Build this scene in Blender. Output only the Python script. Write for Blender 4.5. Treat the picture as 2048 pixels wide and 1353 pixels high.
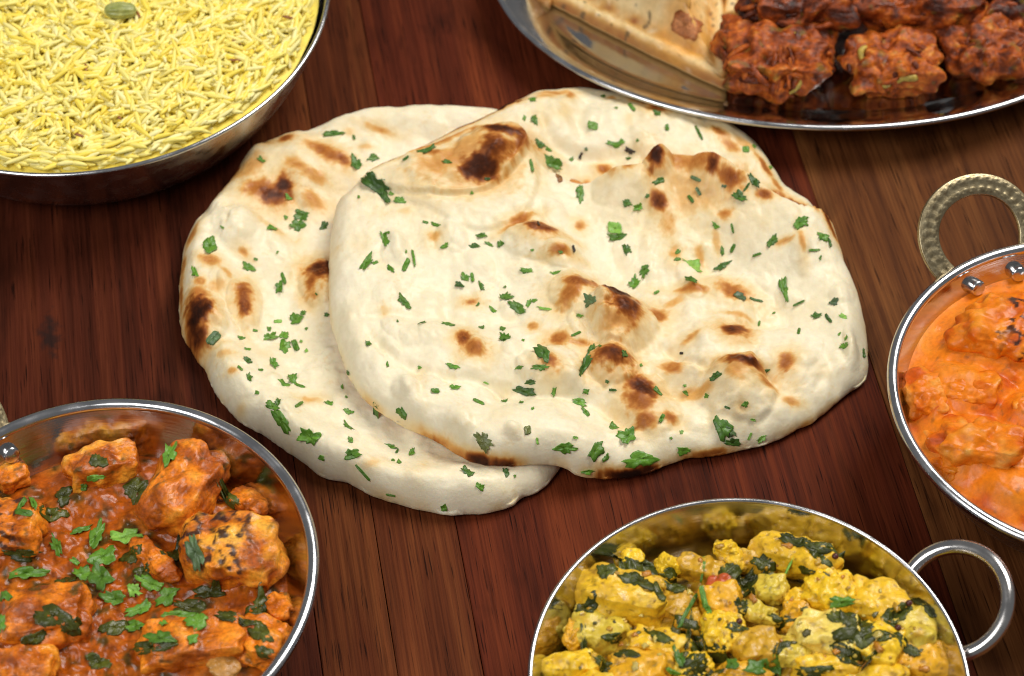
import bpy, math, random
import numpy as np
from mathutils import Vector
from mathutils.bvhtree import BVHTree

for o in list(bpy.data.objects):
    bpy.data.objects.remove(o)
SC = bpy.context.scene
COL = SC.collection
S = 0.01                      # the code below is written in centimetres; Blender units are metres

# ------------------------------------------------------------------ camera, world, lamps, exposure
PITCH, FPX, DIST = math.radians(50.5), 4700.0, 91.8
cp, sp = math.cos(PITCH), math.sin(PITCH)
CAM = np.array([0.0, -cp * DIST, sp * DIST])
FW, UP, RT = np.array([0, cp, -sp]), np.array([0, sp, cp]), np.array([1.0, 0, 0])
cam = bpy.data.cameras.new('camera')
cam.sensor_width = 36.0
cam.lens = 36.0 * FPX / 2048.0
cam.clip_start, cam.clip_end = 0.05, 50.0
cam.dof.use_dof = True
cam.dof.focus_distance = 0.855
cam.dof.aperture_fstop = 12.0
cam_o = bpy.data.objects.new('camera', cam)
COL.objects.link(cam_o)
cam_o.location = CAM * S
cam_o.rotation_euler = (math.pi / 2 - PITCH, 0, 0)
SC.camera = cam_o

world = bpy.data.worlds.new('World')
SC.world = world
world.use_nodes = True
world.node_tree.nodes['Background'].inputs[0].default_value = (0.97, 0.98, 1.0, 1)
world.node_tree.nodes['Background'].inputs[1].default_value = 0.16


def area(name, loc, target, size, power, color=(1, 1, 1), size_y=None):
    l = bpy.data.lights.new(name, 'AREA')
    l.energy, l.color, l.size = power, color, size
    if size_y:
        l.shape, l.size_y = 'RECTANGLE', size_y
    o = bpy.data.objects.new(name, l)
    COL.objects.link(o)
    o.location = Vector(loc)
    o.rotation_euler = (Vector(target) - Vector(loc)).to_track_quat('-Z', 'Y').to_euler()
    return o


area('softbox_key', (1.02, 0.88, 1.95), (0.02, 0.0, 0.0), 1.15, 48.0, (1.0, 0.962, 0.905), 1.15)
area('softbox_fill', (-0.70, -0.75, 1.30), (-0.04, 0, 0), 0.75, 12.5, (1.0, 0.985, 0.97))

SC.view_settings.view_transform = 'Standard'
SC.view_settings.look = 'None'
SC.view_settings.exposure = 0.0
SC.view_settings.gamma = 1.0
SC.view_settings.use_curve_mapping = False
SC.cycles.max_bounces = 7
SC.cycles.diffuse_bounces = 3
SC.cycles.glossy_bounces = 4
SC.cycles.use_denoising = True
SC.cycles.filter_width = 1.1


# ------------------------------------------------------------------ geometry helpers
def W(u, v, z=0.0):
    """photo pixel (2048 wide) -> point on the level z (cm)"""
    r = FW + (u - 1024.0) / FPX * RT - (v - 676.5) / FPX * UP
    t = (z - CAM[2]) / r[2]
    return CAM + t * r


def ray(u, v):
    r = FW + (u - 1024.0) / FPX * RT - (v - 676.5) / FPX * UP
    return r / np.linalg.norm(r)


_rs = np.random.RandomState(11)
_perm = np.concatenate([_rs.permutation(256)] * 3).astype(np.int64)
_g = _rs.normal(size=(256, 3))
_g /= np.linalg.norm(_g, axis=1)[:, None]


def noise(P, f=1.0, seed=0):
    P = np.asarray(P, float) * f + np.array([seed * 17.31, seed * 7.77, seed * 3.19])
    i = np.floor(P).astype(np.int64)
    d = P - i
    w = d * d * d * (d * (d * 6 - 15) + 10)
    i &= 255
    out = np.zeros(len(P))
    for dx in (0, 1):
        for dy in (0, 1):
            for dz in (0, 1):
                h = _perm[_perm[_perm[i[:, 0] + dx] + i[:, 1] + dy] + i[:, 2] + dz] & 255
                g = _g[h]
                dot = g[:, 0] * (d[:, 0] - dx) + g[:, 1] * (d[:, 1] - dy) + g[:, 2] * (d[:, 2] - dz)
                out += dot * (w[:, 0] if dx else 1 - w[:, 0]) * (w[:, 1] if dy else 1 - w[:, 1]) * (w[:, 2] if dz else 1 - w[:, 2])
    return out * 1.6


def fbm(P, f=1.0, oct=4, seed=0, gain=0.5, ridged=False):
    a, s, out = 1.0, 0.0, 0.0
    for k in range(oct):
        n = noise(P, f * 2.03 ** k, seed + k * 5)
        if ridged:
            n = 1 - 2 * np.abs(n)
        out = out + a * n
        s += a
        a *= gain
    return out / s


def sst(a, b, x):
    t = np.clip((x - a) / (b - a), 0, 1)
    return t * t * (3 - 2 * t)


def lerp(a, b, t):
    return np.asarray(a) * (1 - t) + np.asarray(b) * t


def mixc(c, col, w):
    return c * (1 - w[:, None]) + np.asarray(col, float)[None] * w[:, None]


def ramp(x, stops):
    xs = [s[0] for s in stops]
    return np.stack([np.interp(x, xs, [s[1][k] for s in stops]) for k in range(3)], 1)


def tag(o, label=None, cat=None, group=None, kind=None):
    for k, v in (('label', label), ('category', cat), ('group', group), ('kind', kind)):
        if v:
            o[k] = v
    return o


def empty(name, loc, label=None, cat=None, group=None, kind=None):
    o = bpy.data.objects.new(name, None)
    o.empty_display_size = 0.01
    COL.objects.link(o)
    o.location = np.asarray(loc, float) * S
    return tag(o, label, cat, group, kind)


def mesh(name, V, F, mat, parent=None, col=None, loc=(0, 0, 0), smooth=True):
    """V in cm, relative to loc (the object's origin)"""
    me = bpy.data.meshes.new(name)
    V = np.asarray(V, float)
    me.from_pydata((V * S).tolist(), [], F.tolist() if isinstance(F, np.ndarray) else F)
    if smooth:
        me.polygons.foreach_set('use_smooth', np.ones(len(me.polygons), bool))
    if col is not None:
        a = me.color_attributes.new('Col', 'FLOAT_COLOR', 'POINT')
        c = np.ones((len(V), 4), np.float32)
        c[:, :3] = np.clip(col, 0, 1)
        a.data.foreach_set('color', c.ravel())
    me.materials.append(mat)
    me.update()
    o = bpy.data.objects.new(name, me)
    COL.objects.link(o)
    o.location = np.asarray(loc, float) * S
    if parent:
        o.parent = parent
    return o


def grid_faces(nr, na, closed=True, off=0, flip=False):
    """rings x around quads"""
    i = np.arange(nr - 1)[:, None]
    j = np.arange(na if closed else na - 1)[None]
    j2 = (j + 1) % na
    a = i * na + j
    b = i * na + j2
    q = np.stack([a, a + na, b + na, b], -1).reshape(-1, 4) + off
    return q[:, ::-1] if flip else q


def join(parts):
    Vs, Fs, Cs, n = [], [], [], 0
    for p in parts:
        V, F = p[0], p[1]
        Vs.append(V)
        Fs += [[i + n for i in f] for f in (F.tolist() if isinstance(F, np.ndarray) else F)]
        if len(p) > 2:
            Cs.append(p[2])
        n += len(V)
    return np.concatenate(Vs), Fs, (np.concatenate(Cs) if Cs else None)


def lathe(prof, n=144, sx=1.0, sy=1.0):
    """profile [(r, z)] -> surface of revolution"""
    a = np.linspace(0, 2 * math.pi, n, endpoint=False)
    V = np.concatenate([np.stack([r * np.cos(a), r * np.sin(a), np.full(n, z)], 1) for r, z in prof])
    return V, grid_faces(len(prof), n)


def tube(path, rad, n=14, closed=False, flat=None, cap=True):
    """path (k,3); rad scalar or (k,); flat: (binormal vector, ratio) squashes the section"""
    path = np.asarray(path, float)
    k = len(path)
    rad = np.full(k, rad) if np.isscalar(rad) else np.asarray(rad)
    T = np.roll(path, -1, 0) - np.roll(path, 1, 0)
    if not closed:
        T[0], T[-1] = path[1] - path[0], path[-1] - path[-2]
    T /= np.linalg.norm(T, axis=1)[:, None]
    ref = np.array([0.31, 0.17, 0.94])
    N = np.cross(T, ref)
    if np.min(np.linalg.norm(N, axis=1)) < 0.15:
        N = np.cross(T, np.array([0.9, -0.4, 0.1]))
    N /= np.linalg.norm(N, axis=1)[:, None]
    B = np.cross(T, N)
    a = np.linspace(0, 2 * math.pi, n, endpoint=False)
    V = (path[:, None] + rad[:, None, None] * (np.cos(a)[None, :, None] * N[:, None] + np.sin(a)[None, :, None] * B[:, None])).reshape(-1, 3)
    F = grid_faces(k, n).tolist()
    if closed:
        F += [[(k - 1) * n + j, j, (j + 1) % n, (k - 1) * n + (j + 1) % n] for j in range(n)]
    elif cap:
        F.append(list(range(n)))
        F.append([(k - 1) * n + j for j in range(n)][::-1])
    return V, F


def spline(pts, n, closed=False):
    P = np.asarray(pts, float)
    if closed:
        P = np.concatenate([P[-1:], P, P[:2]])
    else:
        P = np.concatenate([2 * P[:1] - P[1:2], P, 2 * P[-1:] - P[-2:-1]])
    m = len(P) - 3
    t = np.linspace(0, m, n, endpoint=not closed)
    i = np.minimum(t.astype(int), m - 1)
    f = (t - i)[:, None]
    a, b, c, d = P[i], P[i + 1], P[i + 2], P[i + 3]
    return 0.5 * (2 * b + (c - a) * f + (2 * a - 5 * b + 4 * c - d) * f ** 2 + (3 * b - a - 3 * c + d) * f ** 3)


_cs = {}


def cubesphere(n):
    if n in _cs:
        return _cs[n]
    t = np.tan(np.linspace(-1, 1, n + 1) * math.pi / 4)
    key, V, F = {}, [], []
    for ax in range(3):
        for s in (-1, 1):
            idx = np.zeros((n + 1, n + 1), int)
            for i in range(n + 1):
                for j in range(n + 1):
                    p = [0, 0, 0]
                    p[ax], p[(ax + 1) % 3], p[(ax + 2) % 3] = s, t[i], t[j]
                    k = tuple(round(x, 6) for x in p)
                    if k not in key:
                        key[k] = len(V)
                        V.append(p)
                    idx[i, j] = key[k]
            for i in range(n):
                for j in range(n):
                    q = [idx[i, j], idx[i + 1, j], idx[i + 1, j + 1], idx[i, j + 1]]
                    F.append(q if s > 0 else q[::-1])
    V = np.array(V, float)
    V /= np.linalg.norm(V, axis=1)[:, None]
    _cs[n] = (V, F)
    return _cs[n]


def rotm(rx, ry, rz):
    cx, sx, cy, sy, cz, sz = math.cos(rx), math.sin(rx), math.cos(ry), math.sin(ry), math.cos(rz), math.sin(rz)
    X = np.array([[1, 0, 0], [0, cx, -sx], [0, sx, cx]])
    Y = np.array([[cy, 0, sy], [0, 1, 0], [-sy, 0, cy]])
    Z = np.array([[cz, -sz, 0], [sz, cz, 0], [0, 0, 1]])
    return Z @ Y @ X


def lump(radii, box=0.45, rot=(0, 0, 0), seed=0, n=22, low=0.12, mid=0.05, fine=0.02, fmid=2.2, ffine=7.0, ridged=0.0, fib=1.0):
    """an irregular food lump: rounded box/ellipsoid with layered noise; returns V (cm), F, unit directions, noise"""
    U, F = cubesphere(n)
    linf = np.abs(U).max(1)
    D = U / (linf[:, None] ** box)
    radii = np.asarray(radii, float)
    m = radii.min()
    V = D * radii
    w = fbm(V / m, 0.9, 2, seed)
    V = V * (1 + low * 2 * w)[:, None] + low * 0.5 * m * np.stack([noise(V / m, 1.1, seed + 31), noise(V / m, 1.1, seed + 47), noise(V / m, 1.1, seed + 59)], 1)
    nm = fbm(V, fmid, 3, seed + 3)
    nf = fbm(V * np.array([fib, 1, 1]), ffine, 3, seed + 9)
    disp = mid * nm + fine * nf
    if ridged:
        disp = disp + ridged * fbm(V, fmid * 0.8, 3, seed + 77, ridged=True)
    V = V + D / np.linalg.norm(D, axis=1)[:, None] * disp[:, None]
    V = V @ rotm(*rot).T
    return V, F, nm, nf


# ------------------------------------------------------------------ material helpers
class N:
    def __init__(self, name):
        self.m = bpy.data.materials.new(name)
        self.m.use_nodes = True
        self.t = self.m.node_tree
        self.b = self.t.nodes['Principled BSDF']

    def node(self, typ, **kw):
        n = self.t.nodes.new(typ)
        for k, v in kw.items():
            setattr(n, k, v)
        return n

    def link(self, a, b):
        self.t.links.new(a, b)

    def set(self, **kw):
        names = dict(rough='Roughness', metal='Metallic', base='Base Color', sss='Subsurface Weight', sssr='Subsurface Radius', ssss='Subsurface Scale',
                     coat='Coat Weight', coatr='Coat Roughness', spec='Specular IOR Level', ior='IOR', sheen='Sheen Weight', aniso='Anisotropic')
        for k, v in kw.items():
            if k == 'base' and len(v) == 3:
                v = (*v, 1)
            self.b.inputs[names[k]].default_value = v
        return self

    def coords(self, scale=(1, 1, 1), rot=(0, 0, 0), kind='Object'):
        tc = self.node('ShaderNodeTexCoord')
        mp = self.node('ShaderNodeMapping')
        mp.inputs['Scale'].default_value = scale
        mp.inputs['Rotation'].default_value = rot
        self.link(tc.outputs[kind], mp.inputs['Vector'])
        return mp.outputs['Vector']

    def noise(self, vec, scale, detail=3, rough=0.55, dist=0.0):
        n = self.node('ShaderNodeTexNoise')
        n.inputs['Scale'].default_value = scale
        n.inputs['Detail'].default_value = detail
        n.inputs['Roughness'].default_value = rough
        n.inputs['Distortion'].default_value = dist
        self.link(vec, n.inputs['Vector'])
        return n.outputs['Fac']

    def ramp(self, fac, stops):
        r = self.node('ShaderNodeValToRGB')
        e = r.color_ramp.elements
        while len(e) < len(stops):
            e.new(0.5)
        for el, (p, c) in zip(e, stops):
            el.position = p
            el.color = (*c, 1) if len(c) == 3 else c
        self.link(fac, r.inputs['Fac'])
        return r.outputs['Color']

    def mix(self, fac, a, b, mode='MIX'):
        m = self.node('ShaderNodeMix', data_type='RGBA', blend_type=mode)
        for sock, val in ((m.inputs['Factor'], fac), (m.inputs['A'], a), (m.inputs['B'], b)):
            if hasattr(val, 'links'):
                self.link(val, sock)
            elif isinstance(val, (int, float)):
                sock.default_value = val
            else:
                sock.default_value = (*val, 1) if len(val) == 3 else val
        return m.outputs['Result']

    def maprange(self, fac, a, b, c, d):
        m = self.node('ShaderNodeMapRange')
        self.link(fac, m.inputs['Value'])
        for k, v in zip(('From Min', 'From Max', 'To Min', 'To Max'), (a, b, c, d)):
            m.inputs[k].default_value = v
        return m.outputs['Result']

    def bump(self, height, strength, dist, prev=None):
        b = self.node('ShaderNodeBump')
        b.inputs['Strength'].default_value = strength
        b.inputs['Distance'].default_value = dist
        self.link(height, b.inputs['Height'])
        if prev is not None:
            self.link(prev, b.inputs['Normal'])
        return b.outputs['Normal']

    def base(self, sock):
        self.link(sock, self.b.inputs['Base Color'])

    def normal(self, sock):
        self.link(sock, self.b.inputs['Normal'])


def food_mat(name, rough=0.4, sss=0.15, sssr=(1, 0.5, 0.2), scale=0.004, bump=0.3, bscale=900, bdist=0.0006, coat=0.0, vary=0.12, spec=0.5, rvar=0.0):
    n = N(name).set(rough=rough, sss=sss, sssr=sssr, ssss=scale, coat=coat, coatr=0.08, spec=spec)
    a = n.node('ShaderNodeAttribute', attribute_name='Col')
    v = n.coords()
    k = n.noise(v, bscale, 4, 0.6)
    k2 = n.noise(v, bscale * 0.28, 3, 0.55)
    c = n.mix(1.0, a.outputs['Color'], n.ramp(k, [(0.3, (1 - vary,) * 3), (0.7, (1 + vary,) * 3)]), 'MULTIPLY')
    n.base(c)
    if rvar:
        n.link(n.maprange(k2, 0.35, 0.65, max(0.05, rough - rvar), rough + rvar), n.b.inputs['Roughness'])
    nr = n.bump(k2, bump, bdist * 2.2)
    n.normal(n.bump(k, bump, bdist, nr))
    return n.m


def plain_mat(name, base, rough=0.5, bump=0.0, bscale=800, bdist=0.0004, **kw):
    n = N(name).set(rough=rough, **kw)
    v = n.coords()
    k = n.noise(v, bscale, 3, 0.6)
    c = n.ramp(k, [(0.25, tuple(x * 0.8 for x in base)), (0.75, tuple(min(1, x * 1.2) for x in base))])
    n.base(c)
    if bump:
        n.normal(n.bump(k, bump, bdist))
    return n.m


def steel_mat(name, base=(0.62, 0.60, 0.58), rough=0.09, streak=0.05, radial=True):
    n = N(name).set(metal=1.0, base=base)
    v = n.coords((20, 20, 1800))
    k = n.noise(v, 1.0, 3, 0.6)
    v2 = n.coords()
    k2 = n.noise(v2, 120, 3, 0.5)
    n.link(n.maprange(k2, 0.3, 0.7, rough * 0.6, rough * 1.9), n.b.inputs['Roughness'])
    n.normal(n.bump(k2, 0.04, 0.001, n.bump(k, streak, 0.0002)))
    return n.m


def wood_mat(name, dark, mid, light, seed, fig=1.0):
    n = N(name).set(spec=0.06)
    off = n.node('ShaderNodeTexCoord')
    mp = n.node('ShaderNodeMapping')
    mp.inputs['Location'].default_value = (seed * 3.7, seed * 1.3, seed * 5.1)
    n.link(off.outputs['Object'], mp.inputs['Vector'])

    def st(sx, sy):
        m = n.node('ShaderNodeMapping')
        m.inputs['Scale'].default_value = (sx, sy, sx)
        n.link(mp.outputs['Vector'], m.inputs['Vector'])
        return m.outputs['Vector']
    broad = n.noise(st(38, 2.2), 1.0, 3, 0.55, 0.6)
    streak = n.noise(st(130, 3.6), 1.0, 5, 0.62, 0.5)
    fine = n.noise(st(900, 14), 1.0, 3, 0.7)
    pores = n.noise(st(1300, 45), 1.0, 2, 0.5)
    blot = n.noise(st(26, 11), 1.0, 4, 0.6, 0.8)
    c = n.ramp(streak, [(0.30, dark), (0.50, mid), (0.72, light)])
    c2 = n.ramp(broad, [(0.32, tuple(x * 0.55 for x in mid)), (0.52, mid), (0.7, light)])
    c = n.mix(0.45, c, c2)
    c = n.mix(1.0, c, n.ramp(fine, [(0.32, (0.60, 0.55, 0.53)), (0.62, (1.14, 1.14, 1.14))]), 'MULTIPLY')
    c = n.mix(n.maprange(pores, 0.60, 0.70, 0, 0.85), c, tuple(x * 0.22 for x in dark))
    c = n.mix(n.maprange(blot, 0.55, 0.72, 0, 0.75 * fig), c, tuple(x * 0.45 for x in dark))
    n.base(c)
    n.link(n.maprange(fine, 0.3, 0.7, 0.48, 0.68), n.b.inputs['Roughness'])
    h = n.bump(fine, 0.25, 0.0004)
    n.normal(n.bump(pores, 0.22, 0.0004, h))
    return n.m


# ------------------------------------------------------------------ the table: planks on a base
TH = math.radians(9.5)


def to_plank(p):
    return np.array([p[0] * math.cos(TH) + p[1] * math.sin(TH), -p[0] * math.sin(TH) + p[1] * math.cos(TH)])


WOODS = {
    'red': ((0.024, 0.0060, 0.0030), (0.102, 0.0190, 0.0072), (0.21, 0.046, 0.0135)),
    'brown': ((0.030, 0.0088, 0.004), (0.120, 0.029, 0.0092), (0.255, 0.080, 0.022)),
    'dark': ((0.019, 0.0060, 0.0031), (0.080, 0.0172, 0.0075), (0.155, 0.038, 0.0135)),
    'tan': ((0.045, 0.013, 0.005), (0.135, 0.045, 0.013), (0.24, 0.095, 0.028)),
}
base_m = plain_mat('dark_underside', (0.012, 0.006, 0.004), 0.9)
table = empty('table', (0, 0, 0), 'dark red-brown wooden tabletop of planks under all the dishes', 'table', kind='structure')
V = np.array([[x, y, z] for z in (-4.0, -2.25) for x, y in ((-75, -60), (75, -60), (75, 75), (-75, 75))], float)
mesh('table_base', V, [[3, 2, 1, 0], [4, 5, 6, 7], [0, 1, 5, 4], [1, 2, 6, 5], [2, 3, 7, 6], [3, 0, 4, 7]], base_m, table, smooth=False)
seams = [-62, -48, -33] + [to_plank(W(u, 1200))[0] for u in (-420, 625, 772, 940, 1904)] + [36, 50, 64]
woodkind = ['red', 'brown', 'red', 'dark', 'brown', 'brown', 'red', 'tan', 'brown', 'red']
for i in range(len(seams) - 1):
    x0, x1 = seams[i] + 0.012, seams[i + 1] - 0.012
    xc, h = (x0 + x1) / 2, (x1 - x0) / 2
    c = 0.03
    sec = [(-h, -2.2), (h, -2.2), (h, -c), (h - c * 0.35, -c * 0.3), (h - c, 0), (-h + c, 0), (-h + c * 0.35, -c * 0.3), (-h, -c)]
    ny = 60
    ys = np.linspace(-58, 72, ny)
    wob = [fbm(np.stack([ys, np.full(ny, s), np.zeros(ny)], 1), 0.35, 3, i) * 0.025 for s in (0.0, 9.0)]
    V = np.concatenate([np.array([[x + (wob[0][k] if x < 0 else wob[1][k]), ys[k], z - (0.008 * (i % 3))] for x, z in sec]) for k in range(ny)])
    F = grid_faces(ny, 8).tolist() + [list(range(8))[::-1], [(ny - 1) * 8 + j for j in range(8)]]
    F = [f[::-1] for f in F]
    m = wood_mat('wood_plank_%d' % i, *WOODS[woodkind[i]], seed=i + 1, fig=0.9)
    if i == 3:      # the knot in the left plank
        nt = N.__new__(N)
        nt.m, nt.t, nt.b = m, m.node_tree, m.node_tree.nodes['Principled BSDF']
        src = nt.b.inputs['Base Color'].links[0].from_socket
        kx, ky = to_plank(W(100, 672))
        tc = nt.node('ShaderNodeTexCoord')
        mp = nt.node('ShaderNodeMapping')
        mp.inputs['Location'].default_value = (-(kx - xc) * S, -ky * S, 0)
        nt.link(tc.outputs['Object'], mp.inputs['Vector'])
        mp2 = nt.node('ShaderNodeMapping')
        mp2.inputs['Rotation'].default_value = (0, 0, math.radians(-62))
        mp2.inputs['Scale'].default_value = (210, 70, 1)
        nt.link(mp.outputs['Vector'], mp2.inputs['Vector'])
        nz = nt.node('ShaderNodeTexNoise')
        nz.inputs['Scale'].default_value = 190
        nz.inputs['Detail'].default_value = 4
        nt.link(mp.outputs['Vector'], nz.inputs['Vector'])
        ln = nt.node('ShaderNodeVectorMath', operation='LENGTH')
        nt.link(mp2.outputs['Vector'], ln.inputs[0])
        ad = nt.node('ShaderNodeMath', operation='MULTIPLY_ADD')
        nt.link(nz.outputs['Fac'], ad.inputs[0])
        ad.inputs[1].default_value = -2.6
        nt.link(ln.outputs['Value'], ad.inputs[2])
        msk = nt.maprange(ad.outputs[0], -1.05, -0.30, 0.78, 0.0)
        src = nt.mix(msk, src, (0.014, 0.010, 0.009))
        nt.base(src)
    o = mesh('plank', V, F, m, table, loc=(xc * math.cos(TH), xc * math.sin(TH), 0), smooth=False)
    o.rotation_euler = (0, 0, TH)

# ------------------------------------------------------------------ metal vessels
steel = steel_mat('polished_steel', rough=0.17)
steel_in = steel_mat('polished_steel_inside', (0.58, 0.565, 0.55), 0.10, 0.10)
steel_rim = steel_mat('rim_steel', (0.60, 0.60, 0.61), 0.16, 0.02)
steel_out = steel_mat('brushed_steel_outside', (0.42, 0.37, 0.36), 0.20, 0.12)


def brass_mat():
    n = N('cast_brass').set(metal=1.0, rough=0.40)
    v = n.coords()
    k = n.noise(v, 500, 4, 0.6)
    n.base(n.ramp(k, [(0.3, (0.27, 0.21, 0.115)), (0.7, (0.50, 0.42, 0.26))]))
    n.normal(n.bump(k, 0.25, 0.0004))
    return n.m


brass = brass_mat()


def wall_r(z, rb, R, z0, zr, p):
    t = np.clip((z - z0) / (zr - z0), 0, 1)
    return rb + (R - rb) * t ** p


def vessel(root, R, zr, rb, p, rim, thick=0.13, z0=0.30):
    zs = z0 + (zr - rim - z0) * np.linspace(0, 1, 34) ** 1.6
    inner = [(0.001, z0), (rb * 0.5, z0), (rb - 0.1, z0)] + [(wall_r(z, rb, R - 2 * rim + 0.05, z0, zr - rim, p), z) for z in zs[1:]]
    Vi, Fi = lathe(inner)
    outer = [(0.001, 0.02), (rb * 0.6, 0.02), (rb - 0.2, 0.02), (rb + 0.02, 0.10)] + [(wall_r(z, rb, R - 2 * rim + 0.05, z0, zr - rim, p) + thick, max(z - thick * 0.5, 0.12)) for z in zs[1:]]
    Vo, Fo = lathe(outer)
    mesh('inner_wall', Vi, Fi[:, ::-1], steel_in, root)
    mesh('outer_wall', Vo, Fo, steel_out, root)
    a = np.linspace(0, 2 * math.pi, 18, endpoint=False)
    prof = [(R - rim + rim * math.cos(t), zr - rim + rim * math.sin(t)) for t in a]
    prof.append(prof[0])
    Vr, Fr = lathe(prof)
    mesh('rim', Vr, Fr, steel_rim, root)


def rivet(root, az, R, z, rr=0.31):
    d = np.array([math.cos(az), math.sin(az), 0])
    t = np.array([-d[1], d[0], 0])
    ax = -d * 0.93 + np.array([0, 0, 0.36])
    ax /= np.linalg.norm(ax)
    u = np.cross(t, ax)
    c = d * R + np.array([0, 0, z])
    V = []
    prof = [(rr, -0.2), (rr, 0.08), (rr * 0.92, 0.14), (rr * 0.75, 0.17), (0.001, 0.18)]
    n = 28
    for r, h in prof:
        for k in range(n):
            b = 2 * math.pi * k / n
            V.append(c + ax * h + r * (math.cos(b) * t + math.sin(b) * u))
    mesh('rivet', V, grid_faces(len(prof), n, flip=True), steel_rim, root)


def loop_frame(az, R, z, lean):
    d = np.array([math.cos(az), math.sin(az), 0])
    t = np.array([-d[1], d[0], 0])
    w = math.cos(lean) * d + math.sin(lean) * np.array([0, 0, 1])
    return d * R + np.array([0, 0, z]), t, w


def wire_handle(root, az, R, z, half, out, lean, rad):
    c, t, w = loop_frame(az, R, z, lean)
    pts = []
    for s in np.linspace(-1, 1, 15):
        a = s * math.radians(128)
        pts.append(c + t * half * math.sin(a) / math.sin(math.radians(90)) + w * (out * 0.5 * (math.cos(a) + 0.55) / 0.775))
    path = spline(pts, 70)
    V, F = tube(path, rad, 18)
    mesh('ring_handle', V, F, steel, root)


def cast_handle(root, az, R, z, half, out, lean, band=0.41, thick=0.13):
    """flat cast brass loop with two rows of raised scales on its faces"""
    c, t, w = loop_frame(az, R, z, lean)
    nrm = np.cross(t, w)
    n_s, n_v = 360, 40
    pts = []
    for a in np.linspace(-1, 1, 21):
        ang = a * math.radians(138)
        pts.append((half * math.sin(ang) * (1 + 0.05 * math.cos(ang)), out * (math.cos(ang) + 0.74) / 1.74))
    P = spline(np.c_[np.array(pts), np.zeros(len(pts))], n_s)[:, :2]
    T = np.gradient(P, axis=0)
    T /= np.linalg.norm(T, axis=1)[:, None]
    Nn = np.stack([T[:, 1], -T[:, 0]], 1)
    L = np.cumsum(np.r_[0, np.linalg.norm(np.diff(P, axis=0), axis=1)])
    V = np.zeros((n_s, n_v, 3))
    for j in range(n_v):
        b = 2 * math.pi * j / n_v
        cb, sb = math.cos(b), math.sin(b)
        ex = band * np.sign(cb) * abs(cb) ** 0.7
        ez = thick * np.sign(sb) * abs(sb) ** 0.32
        v = ex / band                                   # -1..1 across the band
        face = 1.0 if abs(v) < 0.78 else 0.0
        vv = abs(v) * 1.15
        ph = (L / 0.36 + 2.2 * (abs(v) - 0.40) ** 2 * 4) % 1.0
        rel = face * (0.024 * np.minimum(ph * 1.4, 1) * (1 - np.clip((ph - 0.72) / 0.28, 0, 1)) - 0.04 * math.exp(-((v) / 0.09) ** 2) - 0.02 * math.exp(-((abs(v) - 0.78) / 0.05) ** 2))
        zz = ez + np.sign(sb) * (rel if abs(sb) > 0.3 else 0)
        q = P + Nn * ex
        V[:, j] = c + q[:, :1] * t + q[:, 1:2] * w + (zz[:, None] if hasattr(zz, '__len__') else zz) * nrm
    F = grid_faces(n_s, n_v).tolist() + [list(range(n_v)), [(n_s - 1) * n_v + k for k in range(n_v)][::-1]]
    mesh('cast_handle', V.reshape(-1, 3), F, brass, root)


# positions (cm) of the round dishes
ORA, LEF, POT, RIC = np.array([20.7, -6.5, 0]), np.array([-13.9, -14.2, 0]), np.array([7.7, -18.4, 0]), np.array([-18.0, 14.9, 0])
RO, RL, RP, RR = 7.27, 7.42, 7.19, 10.44
DISH = dict(ora=(3.7, RO - 0.4, 0.30, 4.8, 0.62), lef=(3.8, RL - 0.4, 0.30, 4.8, 0.60), pot=(3.7, RP - 0.15, 0.30, 4.9, 0.60), ric=(7.7, RR - 0.2, 0.30, 4.4, 0.62))

d = empty('karahi_dish', ORA, 'steel karahi with engraved brass loop handle holding the bright orange curry', 'serving dish', 'round steel karahi dishes')
vessel(d, RO, 5.0, 3.7, 0.62, 0.21)
AO = math.radians(113)
cast_handle(d, AO, 6.75, 4.15, 2.05, 3.45, math.radians(36))
rivet(d, AO + math.radians(8), 6.42, 4.18)
rivet(d, AO - math.radians(8), 6.42, 4.18)

d = empty('karahi_dish', LEF, 'steel karahi holding the brown-orange chicken and spinach curry', 'serving dish', 'round steel karahi dishes')
vessel(d, RL, 5.0, 3.8, 0.60, 0.22)
AL = math.radians(138)
cast_handle(d, AL, 6.9, 4.15, 2.05, 3.9, math.radians(38))
rivet(d, AL + math.radians(4), 6.62, 4.2)
rivet(d, AL - math.radians(13), 6.62, 4.2)

d = empty('karahi_dish', POT, 'thin-rimmed steel karahi with plain ring handle holding yellow potato curry', 'serving dish', 'round steel karahi dishes')
vessel(d, RP, 5.0, 3.7, 0.60, 0.085)
AP = math.radians(24)
wire_handle(d, AP, 6.85, 4.2, 1.90, 2.85, math.radians(32), 0.26)

d = empty('rice_bowl', RIC, 'large round steel bowl heaped with yellow rice', 'bowl')
vessel(d, RR, 4.5, 7.7, 0.62, 0.10)

# oval platter
PLC, PLA, PLB = np.array([13.0, 19.35, 0]), 14.0, 9.8
plat = empty('oval_platter', PLC, 'oval steel platter carrying samosas and onion bhajis', 'platter')


def oval(prof, n=200):
    a = np.linspace(0, 2 * math.pi, n, endpoint=False)
    V = np.concatenate([np.stack([(PLA - o) * np.cos(a), (PLB - o * (1 if o < 4 else PLB / PLA)) * np.sin(a), np.full(n, z)], 1) for o, z in prof])
    t = math.radians(-2)
    V = V @ np.array([[math.cos(t), math.sin(t), 0], [-math.sin(t), math.cos(t), 0], [0, 0, 1]])
    return V, grid_faces(len(prof), n)


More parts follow.
